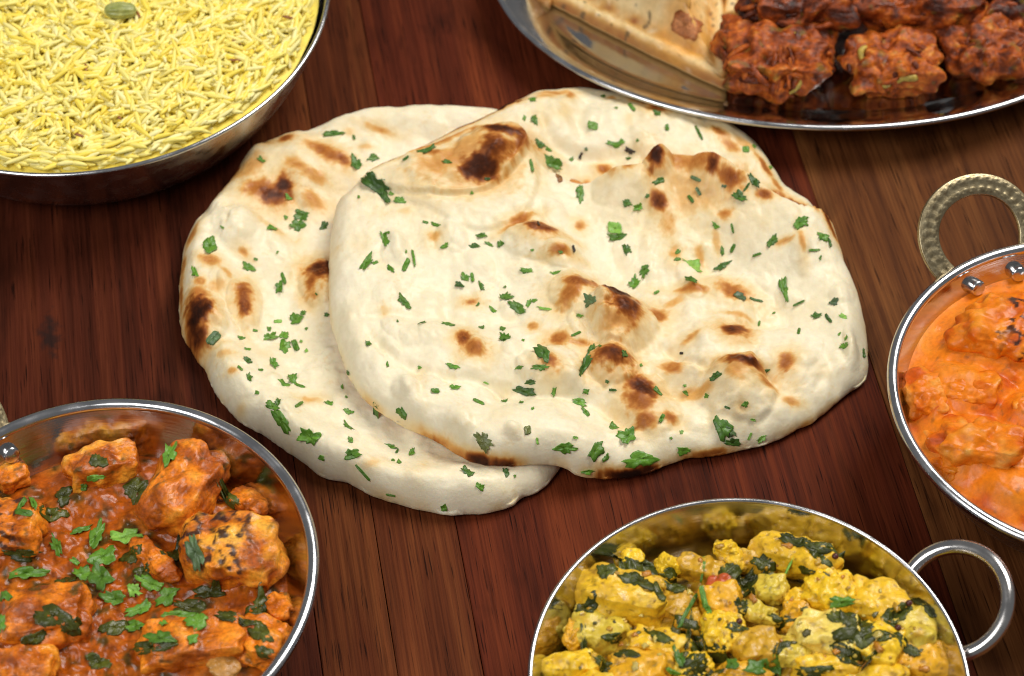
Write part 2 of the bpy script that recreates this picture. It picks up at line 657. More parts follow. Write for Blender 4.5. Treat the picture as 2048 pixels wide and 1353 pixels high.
V, F = oval([(PLA - 0.01, 0.42), (9.0, 0.42), (5.0, 0.42), (2.75, 0.43), (2.5, 0.47), (2.3, 0.56), (2.05, 0.72), (1.5, 1.12), (1.0, 1.46), (0.65, 1.68), (0.42, 1.80), (0.30, 1.86)])
mesh('dish_well', V, F, steel_in, plat)
V, F = oval([(0.30, 1.86), (0.24, 1.90), (0.16, 1.93), (0.08, 1.92), (0.02, 1.87), (0.0, 1.80), (0.04, 1.73), (0.16, 1.68), (0.30, 1.70)])
mesh('rim', V, F, steel_rim, plat)
V, F = oval([(0.30, 1.70), (0.6, 1.52), (1.1, 1.18), (1.6, 0.82), (2.1, 0.44), (2.4, 0.16), (2.6, 0.06), (2.9, 0.02), (PLA - 0.01, 0.02)])
mesh('underside', V, F, steel_out, plat)


# ------------------------------------------------------------------ naan breads
def seg_dist(P, poly):
    A, B = poly, np.roll(poly, -1, 0)
    out = np.full(len(P), 1e9)
    for a, b in zip(A, B):
        d = b - a
        t = np.clip(((P - a) @ d) / (d @ d + 1e-12), 0, 1)
        q = a + t[:, None] * d - P
        out = np.minimum(out, (q * q).sum(1))
    return np.sqrt(out)


def star_outline(pts, c, n):
    """resample a closed outline by angle about c"""
    P = spline(pts, 1600, True)
    rel = P - c
    ang = np.unwrap(np.arctan2(rel[:, 1], rel[:, 0]))
    r = np.linalg.norm(rel, axis=1)
    if ang[-1] < ang[0]:
        ang, r = ang[::-1], r[::-1]
    o = np.argsort(ang)
    ang, r = ang[o], r[o]
    A = np.linspace(ang[0], ang[0] + 2 * math.pi, n, endpoint=False)
    return A, np.interp(A, np.r_[ang - 2 * math.pi, ang, ang + 2 * math.pi], np.r_[r, r, r])


def slab(outline, c, n_a, n_r, top, bottom, wob=0.03, seed=0, R=0.9, power=0.5):
    """rounded slab over an outline: top(P2, d, e) and bottom(P2) give heights; e is the edge roll-off 0..1"""
    A, r = star_outline(outline, c, n_a)
    dirs = np.stack([np.cos(A), np.sin(A)], 1)
    ringp = c + dirs * r[:, None]
    r = r + wob * fbm(np.c_[ringp, np.zeros(n_a)], 1.3, 5, seed, 0.6)
    ringp = c + dirs * r[:, None]
    t = 1 - (1 - np.linspace(0.004, 1, n_r)) ** 1.35
    P = (c + dirs[None] * (r[None, :, None] * t[:, None, None])).reshape(-1, 2)
    d = np.full(len(P), 9.0)
    outer = np.repeat(t, n_a) > 0.45
    d[outer] = seg_dist(P[outer], ringp[::3])
    d[-n_a:] = 0
    x = np.clip(d / R, 0, 1)
    e = (1 - (1 - x) ** 2.2) ** power
    zt = top(P, d, e)
    zb = bottom(P)
    mid = zb + 0.22
    z = mid + (zt - mid) * e
    V1 = np.c_[P, z]
    tb = 1 - np.array([0.004, 0.012, 0.03, 0.07, 0.15, 0.35, 0.7, 0.996])
    Pb = (c + dirs[None] * (r[None, :, None] * tb[:, None, None])).reshape(-1, 2)
    zb2 = bottom(Pb)
    eb = np.repeat(np.array([0.25, 0.6, 0.85, 1, 1, 1, 1, 1]), n_a)
    V2 = np.c_[Pb, zb2 + 0.22 * (1 - eb)]
    V = np.concatenate([V1, V2])
    return V, grid_faces(n_r + len(tb), n_a), d, len(V1), P


NAAN_RAMP = [(-0.3, (0.91, 0.84, 0.66)), (0.0, (0.905, 0.815, 0.60)), (0.18, (0.85, 0.66, 0.36)), (0.36, (0.74, 0.41, 0.125)), (0.54, (0.50, 0.185, 0.037)), (0.72, (0.255, 0.068, 0.013)), (0.88, (0.085, 0.021, 0.007)), (1.05, (0.028, 0.010, 0.006)), (1.3, (0.012, 0.008, 0.007))]
PXC = 91.8 / FPX        # cm per pixel at the middle of the table


def ell(P, u, v, ru, rv, ang, z):
    """normalised elliptical distance in plan of a patch seen at pixel (u, v), size in pixels"""
    c = W(u, v, z)
    a = math.radians(ang)
    ex = W(u + math.cos(a) * 10, v + math.sin(a) * 10, z) - c
    ey = W(u - math.sin(a) * 10, v + math.cos(a) * 10, z) - c
    M = np.array([ex[:2] * ru / 10, ey[:2] * rv / 10]).T
    q = np.linalg.solve(M, (P - c[:2]).T).T
    return np.hypot(q[:, 0], q[:, 1])


def brown_field(P, spots, zs, seed):
    Q = np.c_[P, np.zeros(len(P))]
    n1 = fbm(Q, 1.3, 4, seed)
    n2 = fbm(Q, 4.5, 3, seed + 50)
    n3 = fbm(Q, 11.0, 2, seed + 90)
    w1 = 0.36 * n1 + 0.27 * n2 + 0.11 * n3
    f = np.zeros(len(P))
    for s in spots:
        u, v, ru, rv, ang, it = s[:6]
        it = it * 1.0
        z = s[6] if len(s) > 6 else zs
        q = ell(P, u, v, ru * 1.25, rv * 1.30, ang, z)
        m = q < 3.2
        if not m.any():
            continue
        g = np.zeros(len(P))
        qq = q[m] + w1[m] * 1.5
        core = 1.05 * it * (1 - sst(0.16, 1.20, qq)) ** 0.9
        halo = 0.34 * min(it, 0.9) * (1 - sst(0.6, 2.2, qq))
        g[m] = np.maximum(core + it * (0.20 * n2[m] + 0.14 * n3[m]) * (1 - sst(0.6, 1.2, qq)), halo)
        f = np.maximum(f, g)
    return f


def bumps(P, lst, zs):
    h = np.zeros(len(P))
    Q = np.c_[P, np.zeros(len(P))]
    wq = 0.20 * fbm(Q, 0.9, 3, 333) + 0.05 * fbm(Q, 3.0, 2, 339)
    for u, v, ru, rv, ang, ht in lst:
        q = ell(P, u, v, ru, rv, ang, zs)
        q = np.maximum(q + wq * np.minimum(q, 1.0), 0)
        m = q < 2.6
        g = np.zeros(len(P))
        if ht > 0 and max(ru, rv) < 72:      # blisters: domes with a definite foot
            x = np.clip(1 - (q[m] / 1.25) ** 2, 0, 1)
            g[m] = 1.8 * ht * (0.72 * x ** 0.95 * sst(0, 0.28, x) + 0.42 * np.exp(-(q[m] ** 2) * 0.9))
        else:
            g[m] = 1.45 * ht * np.exp(-(q[m] ** 2.6) * 0.75)
        h += g
    return h


def line_field(P, pts, zs, width):
    """exp(-(distance/width)^2) to a polyline traced in pixels"""
    L = spline(np.array([W(u, v, zs)[:2] for u, v in pts]), 30)
    near = ((P > L.min(0) - 3 * width) & (P < L.max(0) + 3 * width)).all(1)
    Pn = P[near]
    out = np.full(len(Pn), 1e9)
    for a, b in zip(L[:-1], L[1:]):
        d = b - a
        t = np.clip(((Pn - a) @ d) / (d @ d + 1e-12), 0, 1)
        q = a + t[:, None] * d - Pn
        out = np.minimum(out, (q * q).sum(1))
    res = np.zeros(len(P))
    res[near] = np.exp(-out / width ** 2)
    return res


def poly_mask(P, pts, zs, soft):
    """1 inside a polygon traced in pixels, smooth edge"""
    L = spline(np.array([W(u, v, zs)[:2] for u, v in pts]), 100, True)
    near = ((P > L.min(0) - 2 * soft) & (P < L.max(0) + 2 * soft)).all(1)
    full = P
    P = P[near]
    d = seg_dist(P, L)
    x, y = P[:, 0], P[:, 1]
    ins = np.zeros(len(P), bool)
    for a, b in zip(L, np.roll(L, -1, 0)):
        c = (a[1] > y) != (b[1] > y)
        ins ^= c & (x < (b[0] - a[0]) * (y - a[1]) / (b[1] - a[1] + 1e-12) + a[0])
    sd = np.full(len(full), -9.0)
    sd[near] = np.where(ins, d, -d)
    return sst(-soft, soft, sd), sd


def naan_mat():
    n = N('naan_crust').set(sss=0.22, sssr=(1.0, 0.62, 0.32), ssss=0.0016, spec=0.30)
    a = n.node('ShaderNodeAttribute', attribute_name='Col')
    v = n.coords()
    k = n.noise(v, 1500, 4, 0.65)
    k2 = n.noise(v, 420, 4, 0.6)
    k3 = n.noise(v, 60, 3, 0.5)
    c = n.mix(1.0, a.outputs['Color'], n.ramp(k2, [(0.28, (0.955, 0.945, 0.915)), (0.70, (1.03, 1.03, 1.03))]), 'MULTIPLY')
    c = n.mix(1.0, c, n.ramp(k3, [(0.3, (0.97, 0.955, 0.90)), (0.7, (1.02, 1.02, 1.03))]), 'MULTIPLY')
    n.base(c)
    n.link(n.maprange(k3, 0.35, 0.65, 0.30, 0.56), n.b.inputs['Roughness'])
    bw = n.node('ShaderNodeRGBToBW')
    n.link(a.outputs['Color'], bw.inputs[0])
    n.link(n.maprange(bw.outputs[0], 0.02, 0.5, 0.10, 0.30), n.b.inputs['Specular IOR Level'])
    h = n.bump(k2, 0.24, 0.0009)
    n.normal(n.bump(k, 0.15, 0.0003, h))
    return n.m


naan_m = naan_mat()
BVH = {}


def add_bvh(key, V, F):
    BVH.setdefault(key, []).append((np.asarray(V), F))


# ---- back naan (left)
BACK = [(971, 226), (907, 224), (837, 225), (748, 233), (688, 245), (631, 266), (588, 277), (539, 291), (503, 311), (478, 341), (457, 373), (429, 408), (400, 447), (375, 483), (361, 536), (358, 603), (361, 649), (372, 681), (393, 712), (414, 744), (429, 780), (450, 808), (482, 840), (531, 869), (574, 897), (610, 922), (641, 947), (695, 961), (741, 986), (794, 1002), (837, 1014), (890, 1023), (961, 1021), (1021, 1009), (1040, 994), (1085, 972), (1120, 930), (1150, 860), (1160, 780), (1150, 650), (1130, 500), (1110, 380), (1080, 290), (1030, 240)]
B_BUMP = [(520, 390, 100, 60, -30, 0.32), (640, 330, 90, 45, 10, 0.28), (420, 560, 55, 90, 0, 0.30), (400, 650, 50, 50, 0, 0.25), (490, 610, 30, 45, 0, 0.28), (560, 840, 110, 40, 35, 0.22), (800, 240, 160, 25, 0, 0.28), (700, 930, 130, 35, 22, 0.22), (900, 980, 120, 40, 5, 0.28), (590, 660, 110, 60, 20, -0.22), (600, 490, 80, 70, 0, -0.16), (640, 560, 40, 40, 0, 0.25), (690, 400, 60, 50, 0, -0.15), (620, 760, 70, 50, 0, -0.12), (800, 900, 90, 40, 20, -0.14), (575, 430, 30, 30, 0, -0.14), (500, 480, 70, 40, 20, 0.2), (610, 365, 25, 18, 0, 0.12), (470, 745, 60, 40, 45, 0.15)]
B_SPOT = [(548, 402, 38, 18, -5, 0.80), (530, 397, 46, 26, 0, 0.58), (568, 380, 22, 18, 0, 0.84), (655, 318, 42, 17, 20, 0.58), (686, 328, 20, 13, 35, 0.66), (574, 293, 18, 9, -10, 0.70), (628, 362, 42, 12, 10, 0.42), (600, 350, 28, 14, 20, 0.45), (626, 402, 34, 18, 10, 0.42), (762, 268, 35, 6, 12, 0.36), (500, 352, 46, 24, -35, 0.40), (535, 300, 40, 16, -10, 0.32), (448, 376, 24, 9, -52, 1.25), (472, 348, 18, 9, -52, 0.75), (430, 405, 18, 7, -52, 0.55), (640, 545, 32, 26, 15, 0.84), (625, 568, 20, 26, 0, 0.70), (660, 540, 18, 24, 0, 0.85), (396, 648, 30, 36, 10, 0.97), (402, 682, 28, 20, 30, 0.80), (404, 612, 30, 18, 10, 0.50), (488, 602, 20, 30, 5, 0.66), (490, 626, 17, 22, 0, 0.72), (420, 538, 26, 11, 15, 0.48), (486, 512, 16, 7, 15, 0.42), (455, 560, 24, 8, 40, 0.36), (402, 581, 15, 11, 0, 0.48), (436, 590, 20, 15, 0, 0.30), (450, 722, 26, 9, 0, 0.30), (467, 758, 10, 6, 0, 0.42), (735, 300, 16, 5, 0, 0.3), (620, 795, 26, 8, 0, 0.26), (745, 940, 26, 9, -10, 0.25), (366, 532, 8, 34, 8, 0.46), (362, 590, 6, 36, 0, 0.52), (384, 486, 10, 30, 30, 0.42), (818, 1010, 34, 6, 14, 1.2), (880, 1022, 26, 5, 5, 0.55), (1010, 1012, 34, 7, -16, 0.62), (642, 948, 14, 5, 20, 0.45), (480, 815, 12, 8, 0, 0.2), (540, 455, 50, 10, 20, 0.22), (700, 275, 14, 8, 0, 0.25)]
_rb = random.Random(12)
B_BUMP += [(_rb.uniform(380, 900), _rb.uniform(260, 990), _rb.uniform(14, 34), _rb.uniform(12, 26), _rb.uniform(0, 90), _rb.uniform(0.04, 0.12)) for _ in range(60)]
bc = W(730, 640, 0.5)[:2]


def back_top(P, d, e):
    Q = np.c_[P, np.zeros(len(P))]
    z = 0.98 + 0.20 * np.exp(-((d - 0.9) / 0.9) ** 2) - 0.10 * sst(1.5, 4, d)
    z += bumps(P, B_BUMP, 1.0) + 0.20 * fbm(Q, 0.75, 3, 4) + 0.030 * fbm(Q, 3.2, 3, 8)
    z -= 0.07 * line_field(P, [(640, 470), (600, 560), (560, 640), (575, 720)], 1.0, 0.35) + 0.05 * line_field(P, [(570, 385), (600, 420), (590, 470)], 1.0, 0.15)
    z += 0.05 * line_field(P, [(600, 880), (720, 890), (860, 960)], 1.0, 0.5)
    return z


V, F, dd, nt, P = slab(np.array([W(u, v, 0.45)[:2] for u, v in BACK]), bc, 520, 200, back_top, lambda P: np.full(len(P), 0.03), 0.10, 3, 0.80)
f = np.zeros(len(V))
f[:nt] = brown_field(P, B_SPOT, 1.0, 5) + 0.10 * sst(0.10, 0.6, fbm(np.c_[P, P[:, :1] * 0], 0.55, 3, 21))
f[:nt] += 0.30 * (1 - sst(0, 0.16, dd[:nt])) * sst(-0.2, 0.5, fbm(np.c_[P, P[:, :1] * 0], 0.5, 3, 71))
f[:nt] += 0.10 * sst(0.05, 0.5, fbm(np.c_[P, P[:, :1] * 0], 6.0, 3, 81)) * sst(-0.1, 0.4, fbm(np.c_[P, P[:, :1] * 0], 0.9, 2, 83))
f[nt:] = 0.5
BACK_ORG = np.array([bc[0], bc[1], 0])
o = mesh('naan_bread', V - BACK_ORG, F, naan_m, None, ramp(f, NAAN_RAMP), BACK_ORG)
tag(o, 'pale naan bread lying underneath on the left, partly covered by the other naan', 'naan bread', 'naan breads')
add_bvh('naan', V, F.tolist())

# ---- front naan (lies over the back one; one raised ridge hides part of its far lobe)
FRONT = [(721, 359, 1.55), (695, 383, 1.6), (673, 405, 1.6), (665, 444, 1.6), (661, 479, 1.6), (657, 532, 1.6), (656, 586, 1.6), (661, 639, 1.6), (675, 684, 1.6), (689, 727, 1.6), (709, 766, 1.6), (734, 798, 1.6), (769, 826, 1.55), (812, 851, 1.5), (872, 880, 1.45), (936, 920, 1.4), (996, 934, 1.3), (1060, 937, 1.1), (1122, 944, 0.8), (1156, 958, 0.6), (1204, 960, 0.45), (1260, 951, 0.4), (1308, 938, 0.4), (1371, 914, 0.4), (1427, 909, 0.4), (1482, 896, 0.4), (1538, 883, 0.4), (1594, 857, 0.4), (1631, 838, 0.4), (1668, 809, 0.4), (1698, 783, 0.4), (1724, 766, 0.45), (1736, 742, 0.5), (1736, 705, 0.5), (1732, 653, 0.5), (1716, 587, 0.5), (1694, 535, 0.5), (1679, 494, 0.5), (1660, 453, 0.55), (1632, 418, 0.6), (1603, 392, 0.6), (1571, 368, 0.6), (1549, 334, 0.6), (1519, 290, 0.6), (1482, 260, 0.6), (1438, 234, 0.6), (1371, 208, 0.6), (1315, 192, 0.7), (1241, 179, 0.8), (1167, 171, 0.9), (1122, 177, 1.0), (1082, 188, 1.1), (1045, 203, 1.3), (1010, 222, 1.45), (971, 238, 1.5), (893, 273, 1.5), (837, 302, 1.5), (783, 328, 1.5), (735, 352, 1.5)]
F_BUMP = [(1245, 640, 62, 52, 25, 0.62), (1165, 600, 62, 42, 10, 0.34), (1455, 705, 80, 62, 0, 0.66), (1340, 660, 110, 62, 0, 0.34), (1225, 732, 46, 36, 0, 0.50), (1480, 775, 66, 48, 10, 0.55), (1290, 800, 70, 48, 20, 0.38), (1100, 752, 56, 40, 0, 0.34), (1085, 495, 66, 34, 5, 0.34), (1312, 338, 28, 30, 0, 0.40), (1425, 355, 40, 40, 0, 0.22), (940, 730, 120, 60, 10, 0.34), (1200, 245, 130, 48, 0, 0.45), (1370, 270, 90, 50, 20, 0.30), (1240, 365, 50, 40, 0, 0.22), (1130, 525, 40, 22, 0, 0.2), (1440, 575, 110, 40, 10, 0.30), (1580, 700, 60, 70, -30, 0.30), (1340, 740, 60, 30, 0, 0.2), (800, 560, 110, 150, 0, 0.20), (1500, 470, 120, 60, 30, 0.25), (1340, 470, 70, 90, 0, 0.28), (1000, 870, 200, 40, 10, 0.22), (1640, 620, 60, 100, -10, 0.18), (985, 330, 70, 40, -20, 0.30), (890, 425, 90, 40, 10, 0.15),
          (1000, 600, 70, 50, 0, -0.25), (1150, 400, 60, 90, 10, -0.30), (1130, 320, 60, 24, 10, -0.25), (1215, 560, 50, 50, 0, -0.22), (1370, 770, 60, 26, 0, -0.16), (1010, 790, 70, 30, 0, -0.22), (1420, 510, 60, 26, 0, -0.2), (1560, 610, 70, 50, 0, -0.18), (850, 610, 60, 70, 0, -0.12), (1180, 820, 60, 30, 0, -0.14), (1390, 830, 90, 30, 0, -0.1), (1200, 480, 50, 50, 0, -0.16), (1330, 550, 60, 20, 0, -0.16)]
F_SPOT = [(960, 335, 62, 24, -14, 0.93, 2.6), (985, 318, 45, 30, -10, 0.80, 2.6), (1005, 272, 58, 17, 4, 0.92, 2.6), (1045, 288, 16, 24, 20, 0.72, 2.5), (910, 330, 105, 40, -16, 0.42, 2.4), (880, 295, 80, 14, -24, 0.52, 2.2), (870, 325, 30, 12, 0, 0.56, 2.3), (1006, 222, 36, 9, -22, 1.25, 1.8), (945, 250, 60, 8, -25, 0.84, 1.8), (800, 322, 62, 7, -25, 0.70, 1.8), (860, 288, 40, 7, -25, 0.78, 1.8),
          (1246, 640, 42, 30, 30, 0.80), (1235, 612, 42, 18, 22, 0.90), (1268, 640, 14, 26, 0, 0.82), (1158, 582, 44, 18, -8, 0.66), (1140, 605, 34, 24, -40, 0.54), (1235, 665, 40, 16, 0, 0.45),
          (1465, 662, 30, 20, 5, 0.82), (1222, 728, 40, 24, -8, 0.86), (1488, 744, 54, 13, 4, 0.80), (1470, 765, 24, 18, 0, 0.42), (1532, 768, 24, 16, 25, 0.50), (1284, 774, 36, 22, 10, 0.80), (1274, 802, 34, 30, 0, 0.64), (1290, 835, 26, 18, 0, 0.56), (1342, 825, 20, 13, 5, 0.62), (1100, 752, 24, 16, 20, 0.58), (1116, 688, 22, 13, 0, 0.55), (1162, 692, 30, 9, 0, 0.48), (1065, 658, 12, 9, 0, 0.45),
          (926, 700, 17, 22, 10, 0.66), (948, 720, 28, 17, 15, 0.58), (1082, 478, 40, 15, 8, 0.72), (1040, 450, 34, 10, -22, 0.54), (1020, 465, 26, 8, -25, 0.42), (1125, 522, 28, 9, 0, 0.58), (940, 608, 16, 9, -10, 0.60), (870, 492, 14, 14, 0, 0.38),
          (1310, 330, 21, 24, -10, 0.97, 2.2), (1425, 343, 18, 20, 0, 0.84, 2.2), (1460, 362, 44, 18, 20, 0.66, 2.2), (1318, 395, 20, 15, 10, 0.78, 2.0), (1390, 330, 70, 20, 8, 0.50, 2.2), (1385, 375, 95, 50, 5, 0.30, 2.0), (1224, 350, 17, 16, 0, 0.48), (1256, 350, 18, 15, -25, 0.52), (1210, 314, 15, 9, 0, 0.58), (1172, 328, 14, 5, -5, 0.48), (1158, 442, 13, 11, 0, 0.46), (1528, 400, 18, 9, 10, 0.66, 2.0), (1450, 430, 16, 11, 0, 0.50), (1340, 438, 20, 24, -10, 0.32), (1352, 490, 16, 20, -10, 0.36), (1402, 488, 10, 20, -20, 0.36), (1435, 470, 9, 28, -15, 0.3),
          (1385, 567, 44, 10, 5, 0.52), (1470, 572, 44, 17, 15, 0.56), (1345, 590, 30, 10, -30, 0.36), (1318, 618, 24, 20, 10, 0.58), (1378, 678, 28, 9, -25, 0.46), (1345, 730, 26, 12, 5, 0.52), (1478, 620, 40, 8, 10, 0.36), (1570, 725, 24, 17, -50, 0.62), (1585, 788, 18, 8, 0, 0.44), (1395, 770, 40, 12, 5, 0.36), (1602, 498, 8, 22, -15, 0.42), (1570, 490, 20, 5, -8, 0.42),
          (1600, 398, 56, 8, 33, 0.74), (1652, 440, 34, 8, 48, 0.78), (1545, 382, 46, 8, 22, 0.52, 1.4), (1622, 430, 20, 6, 40, 0.5),
          (1316, 212, 30, 9, 6, 0.66), (1300, 196, 50, 10, 10, 0.52), (1350, 205, 40, 10, 15, 0.36), (1442, 252, 26, 8, 20, 0.56), (1465, 276, 28, 10, 30, 0.50), (1490, 268, 40, 10, 30, 0.34), (1140, 188, 9, 16, 20, 0.50), (1224, 183, 12, 5, 0, 0.46), (1110, 186, 46, 7, -14, 0.40), (1130, 225, 18, 22, 0, 0.16), (1530, 312, 34, 7, 55, 0.60), (1555, 350, 26, 6, 60, 0.5), (1490, 330, 26, 20, 40, 0.26), (1090, 200, 30, 8, -20, 0.35), (1260, 235, 12, 16, 0, 0.14),
          (1010, 935, 40, 5, 4, 0.74, 1.3), (960, 928, 40, 5, 18, 0.72, 1.3), (1240, 954, 50, 5, -10, 0.88, 0.4), (1300, 940, 30, 4, -15, 0.75, 0.4), (1420, 909, 50, 4, -8, 0.52, 0.4), (1600, 856, 40, 4, -25, 0.3, 0.4), (860, 878, 30, 4, 25, 0.55, 1.4), (1482, 815, 20, 10, 0, 0.2), (770, 640, 8, 8, 0, 0.2), (810, 440, 20, 8, 0, 0.2)]
F_BUMP += [(_rb.uniform(680, 1720), _rb.uniform(190, 920), _rb.uniform(14, 36), _rb.uniform(12, 28), _rb.uniform(0, 90), _rb.uniform(0.04, 0.13)) for _ in range(110)]
fc = W(1185, 590, 1.0)[:2]
back_ring = V[nt - 520:nt, :2]


def over_back(P):
    """how far a point lies above the back naan (1) or the bare table (0)"""
    q = np.array([W(u, v, 1.0)[:2] for u, v in ((1030, 240), (1090, 330), (1130, 480), (1150, 620), (1150, 760), (1120, 880), (1060, 985))])
    xs = np.interp(P[:, 1], q[::-1, 1], q[::-1, 0])
    return 1 - sst(-0.6, 3.4, P[:, 0] - xs)


def front_bottom(P):
    return 0.03 + 1.06 * over_back(P) + 0.02


ridge = [(1285, 345), (1330, 322), (1400, 330), (1480, 362), (1540, 398), (1590, 428)]
FLAP = [(728, 362), (790, 384), (850, 392), (900, 392), (960, 378), (1010, 352), (1040, 320), (1058, 290), (1040, 262), (990, 256), (930, 268), (860, 300), (790, 335)]
POCKET = [(800, 400), (870, 425), (920, 450), (980, 455), (1040, 430), (1070, 380), (1075, 330), (1060, 290), (1030, 330), (980, 375), (900, 395), (850, 396)]


def front_top(P, d, e):
    Q = np.c_[P, np.zeros(len(P))]
    z = front_bottom(P) + 0.92 + 0.22 * np.exp(-((d - 0.9) / 0.9) ** 2) - 0.12 * sst(1.5, 4.5, d)
    z += bumps(P, F_BUMP, 1.6) + 0.20 * fbm(Q, 0.8, 3, 14) + 0.028 * fbm(Q, 3.2, 3, 18)
    rl_ = spline(np.array([W(u, v, 1.9)[:2] for u, v in ridge]), 30)
    back = P[:, 1] > np.interp(P[:, 0], rl_[:, 0], rl_[:, 1])
    z += 1.30 * np.where(back, line_field(P, ridge, 1.9, 0.32), line_field(P, ridge, 1.9, 1.9))
    m, sd = poly_mask(P, FLAP, 2.3, 0.10)
    z += 0.62 * m * (0.62 + 0.38 * sst(0, 0.9, sd)) + 0.05 * m * fbm(Q, 1.8, 3, 90)
    m2, sd2 = poly_mask(P, POCKET, 2.1, 0.12)
    z += 0.28 * m2 * (0.6 + 0.4 * sst(0, 0.8, sd2))
    for pts, wd, dp in (([(745, 700), (800, 745), (880, 775), (960, 780), (1010, 792)], 0.22, 0.16), ([(900, 560), (900, 640), (960, 660), (1030, 640)], 0.35, 0.12),
                        ([(1010, 792), (1080, 800), (1180, 800), (1260, 840)], 0.28, 0.14), ([(1100, 330), (1180, 335), (1260, 345)], 0.3, 0.16), ([(1080, 250), (1110, 290), (1180, 300), (1260, 292)], 0.25, 0.16),
                        ([(1680, 760), (1665, 720), (1640, 690)], 0.2, 0.1), ([(1330, 690), (1370, 720), (1400, 735)], 0.18, 0.12), ([(720, 660), (790, 650), (860, 652), (930, 650)], 0.25, 0.08),
                        ([(1170, 200), (1155, 240), (1165, 270)], 0.35, 0.16), ([(1290, 420), (1275, 480), (1290, 540)], 0.3, 0.12)):
        z -= 1.6 * dp * line_field(P, pts, 1.6, wd)
    return z


V, F, dd, nt2, P = slab(np.array([W(u, v, z)[:2] for u, v, z in FRONT]), fc, 600, 240, front_top, front_bottom, 0.10, 9, 0.80)
f = np.zeros(len(V))
Q0 = np.c_[P, P[:, :1] * 0]
f[:nt2] = brown_field(P, F_SPOT, 1.7, 15) + 0.10 * sst(0.10, 0.6, fbm(Q0, 0.55, 3, 25))
f[:nt2] += 0.30 * (1 - sst(0, 0.14, dd[:nt2])) * sst(-0.2, 0.5, fbm(Q0, 0.5, 3, 75))
f[:nt2] += 0.10 * sst(0.05, 0.5, fbm(Q0, 6.0, 3, 85)) * sst(-0.1, 0.4, fbm(Q0, 0.9, 2, 87))
f[nt2:] = 0.5
FR_ORG = np.array([fc[0], fc[1], 0])
o = mesh('naan_bread', V - FR_ORG, F, naan_m, None, ramp(f, NAAN_RAMP), FR_ORG)
tag(o, 'large blistered naan bread with charred bubbles lying on top in the centre', 'naan bread', 'naan breads')
add_bvh('naan', V, F.tolist())


# ------------------------------------------------------------------ food: materials
chicken_m = food_mat('curry_coated_chicken', 0.36, 0.04, (1, 0.4, 0.15), 0.0015, 0.5, 800, 0.0006, coat=0.12, vary=0.35, rvar=0.16, spec=0.4)
gravy_m = food_mat('brown_orange_gravy', 0.27, 0.0, (1, 0.4, 0.1), 0.0015, 0.28, 460, 0.0007, coat=0.08, vary=0.35, rvar=0.12, spec=0.25)
orange_m = food_mat('creamy_orange_sauce', 0.40, 0.05, (1, 0.45, 0.12), 0.0015, 0.22, 560, 0.0005, coat=0.0, vary=0.16, rvar=0.12, spec=0.28)
potato_m = food_mat('turmeric_potato', 0.38, 0.12, (1, 0.7, 0.15), 0.0018, 0.5, 560, 0.0007, coat=0.1, vary=0.18, rvar=0.14)
spinach_m = food_mat('wilted_spinach', 0.34, 0.0, (1, 1, 1), 0.001, 0.6, 500, 0.0008, coat=0.15, vary=0.35, rvar=0.12, spec=0.35)
bhaji_m = food_mat('fried_batter', 0.42, 0.03, (1, 0.4, 0.15), 0.0015, 0.6, 620, 0.0008, coat=0.0, vary=0.40, rvar=0.15, spec=0.3)
pastry_m = food_mat('fried_pastry', 0.46, 0.15, (1, 0.6, 0.3), 0.002, 0.25, 380, 0.0007, vary=0.10, rvar=0.10)
rice_m = food_mat('turmeric_rice', 0.45, 0.0, (1, 0.85, 0.25), 0.0030, 0.05, 900, 0.0002, vary=0.06)
leaf_m = food_mat('coriander_leaf', 0.40, 0.0, (1, 1, 1), 0.001, 0.35, 900, 0.0004, vary=0.22)
seed_m = food_mat('spice_seed', 0.35, 0.0, (1, 1, 1), 0.001, 0.2, 900, 0.0003, vary=0.2)

# ------------------------------------------------------------------ rice
RS = np.random.RandomState(5)


def rice_z(x, y):
    r2 = ((x - RIC[0]) ** 2 + (y - RIC[1]) ** 2) / 10.2 ** 2
    P = np.stack([x, y, x * 0], 1)
    return 4.0 + 1.15 * (1 - r2) + 0.22 * fbm(P, 0.45, 3, 61)


GN, GK = 6, 7


def grain_shape(L, rad, bend):
    t = np.linspace(-1, 1, GK)
    r = rad * np.array([0.40, 0.80, 0.97, 1.0, 0.97, 0.80, 0.40])
    a = np.linspace(0, 2 * math.pi, GN, endpoint=False)
    x = t * L / 2
    zc = bend * (1 - t ** 2)
    V = np.stack([np.repeat(x, GN), (r[:, None] * np.cos(a)[None]).ravel(), (zc[:, None] + 0.85 * r[:, None] * np.sin(a)[None]).ravel()], 1)
    F = grid_faces(GK, GN).tolist() + [list(range(GN)), [(GK - 1) * GN + j for j in range(GN)][::-1]]
    return V, F


rice = empty('yellow_rice', RIC + np.array([0, 0, 0]), 'heap of yellow turmeric rice filling the steel bowl', 'rice')
n_g = 10500
rr = 9.55 * np.sqrt(RS.rand(n_g))
aa = RS.rand(n_g) * 2 * math.pi
gx, gy = RIC[0] + rr * np.cos(aa), RIC[1] + rr * np.sin(aa)
Pg = np.stack([gx, gy, gx * 0], 1)
lay = RS.rand(n_g)
gz = rice_z(gx, gy) - 0.20 + 0.34 * lay + 0.10 * fbm(Pg, 1.4, 2, 67)
flow = fbm(Pg, 0.35, 2, 64) * 5 + RS.normal(size=n_g) * 0.8
flow = np.where(rr > 8.9, aa + math.pi / 2 + RS.normal(size=n_g) * 0.35, flow)
tilt = RS.normal(size=n_g) * np.where(rr > 8.9, 0.12, 0.27)
Lg, rg, bg = 0.80 + 0.42 * RS.rand(n_g), 0.098 + 0.022 * RS.rand(n_g), RS.normal(size=n_g) * 0.05
tone = np.clip(0.5 + 0.34 * RS.normal(size=n_g) + 0.25 * fbm(Pg, 0.6, 2, 68), 0, 1)
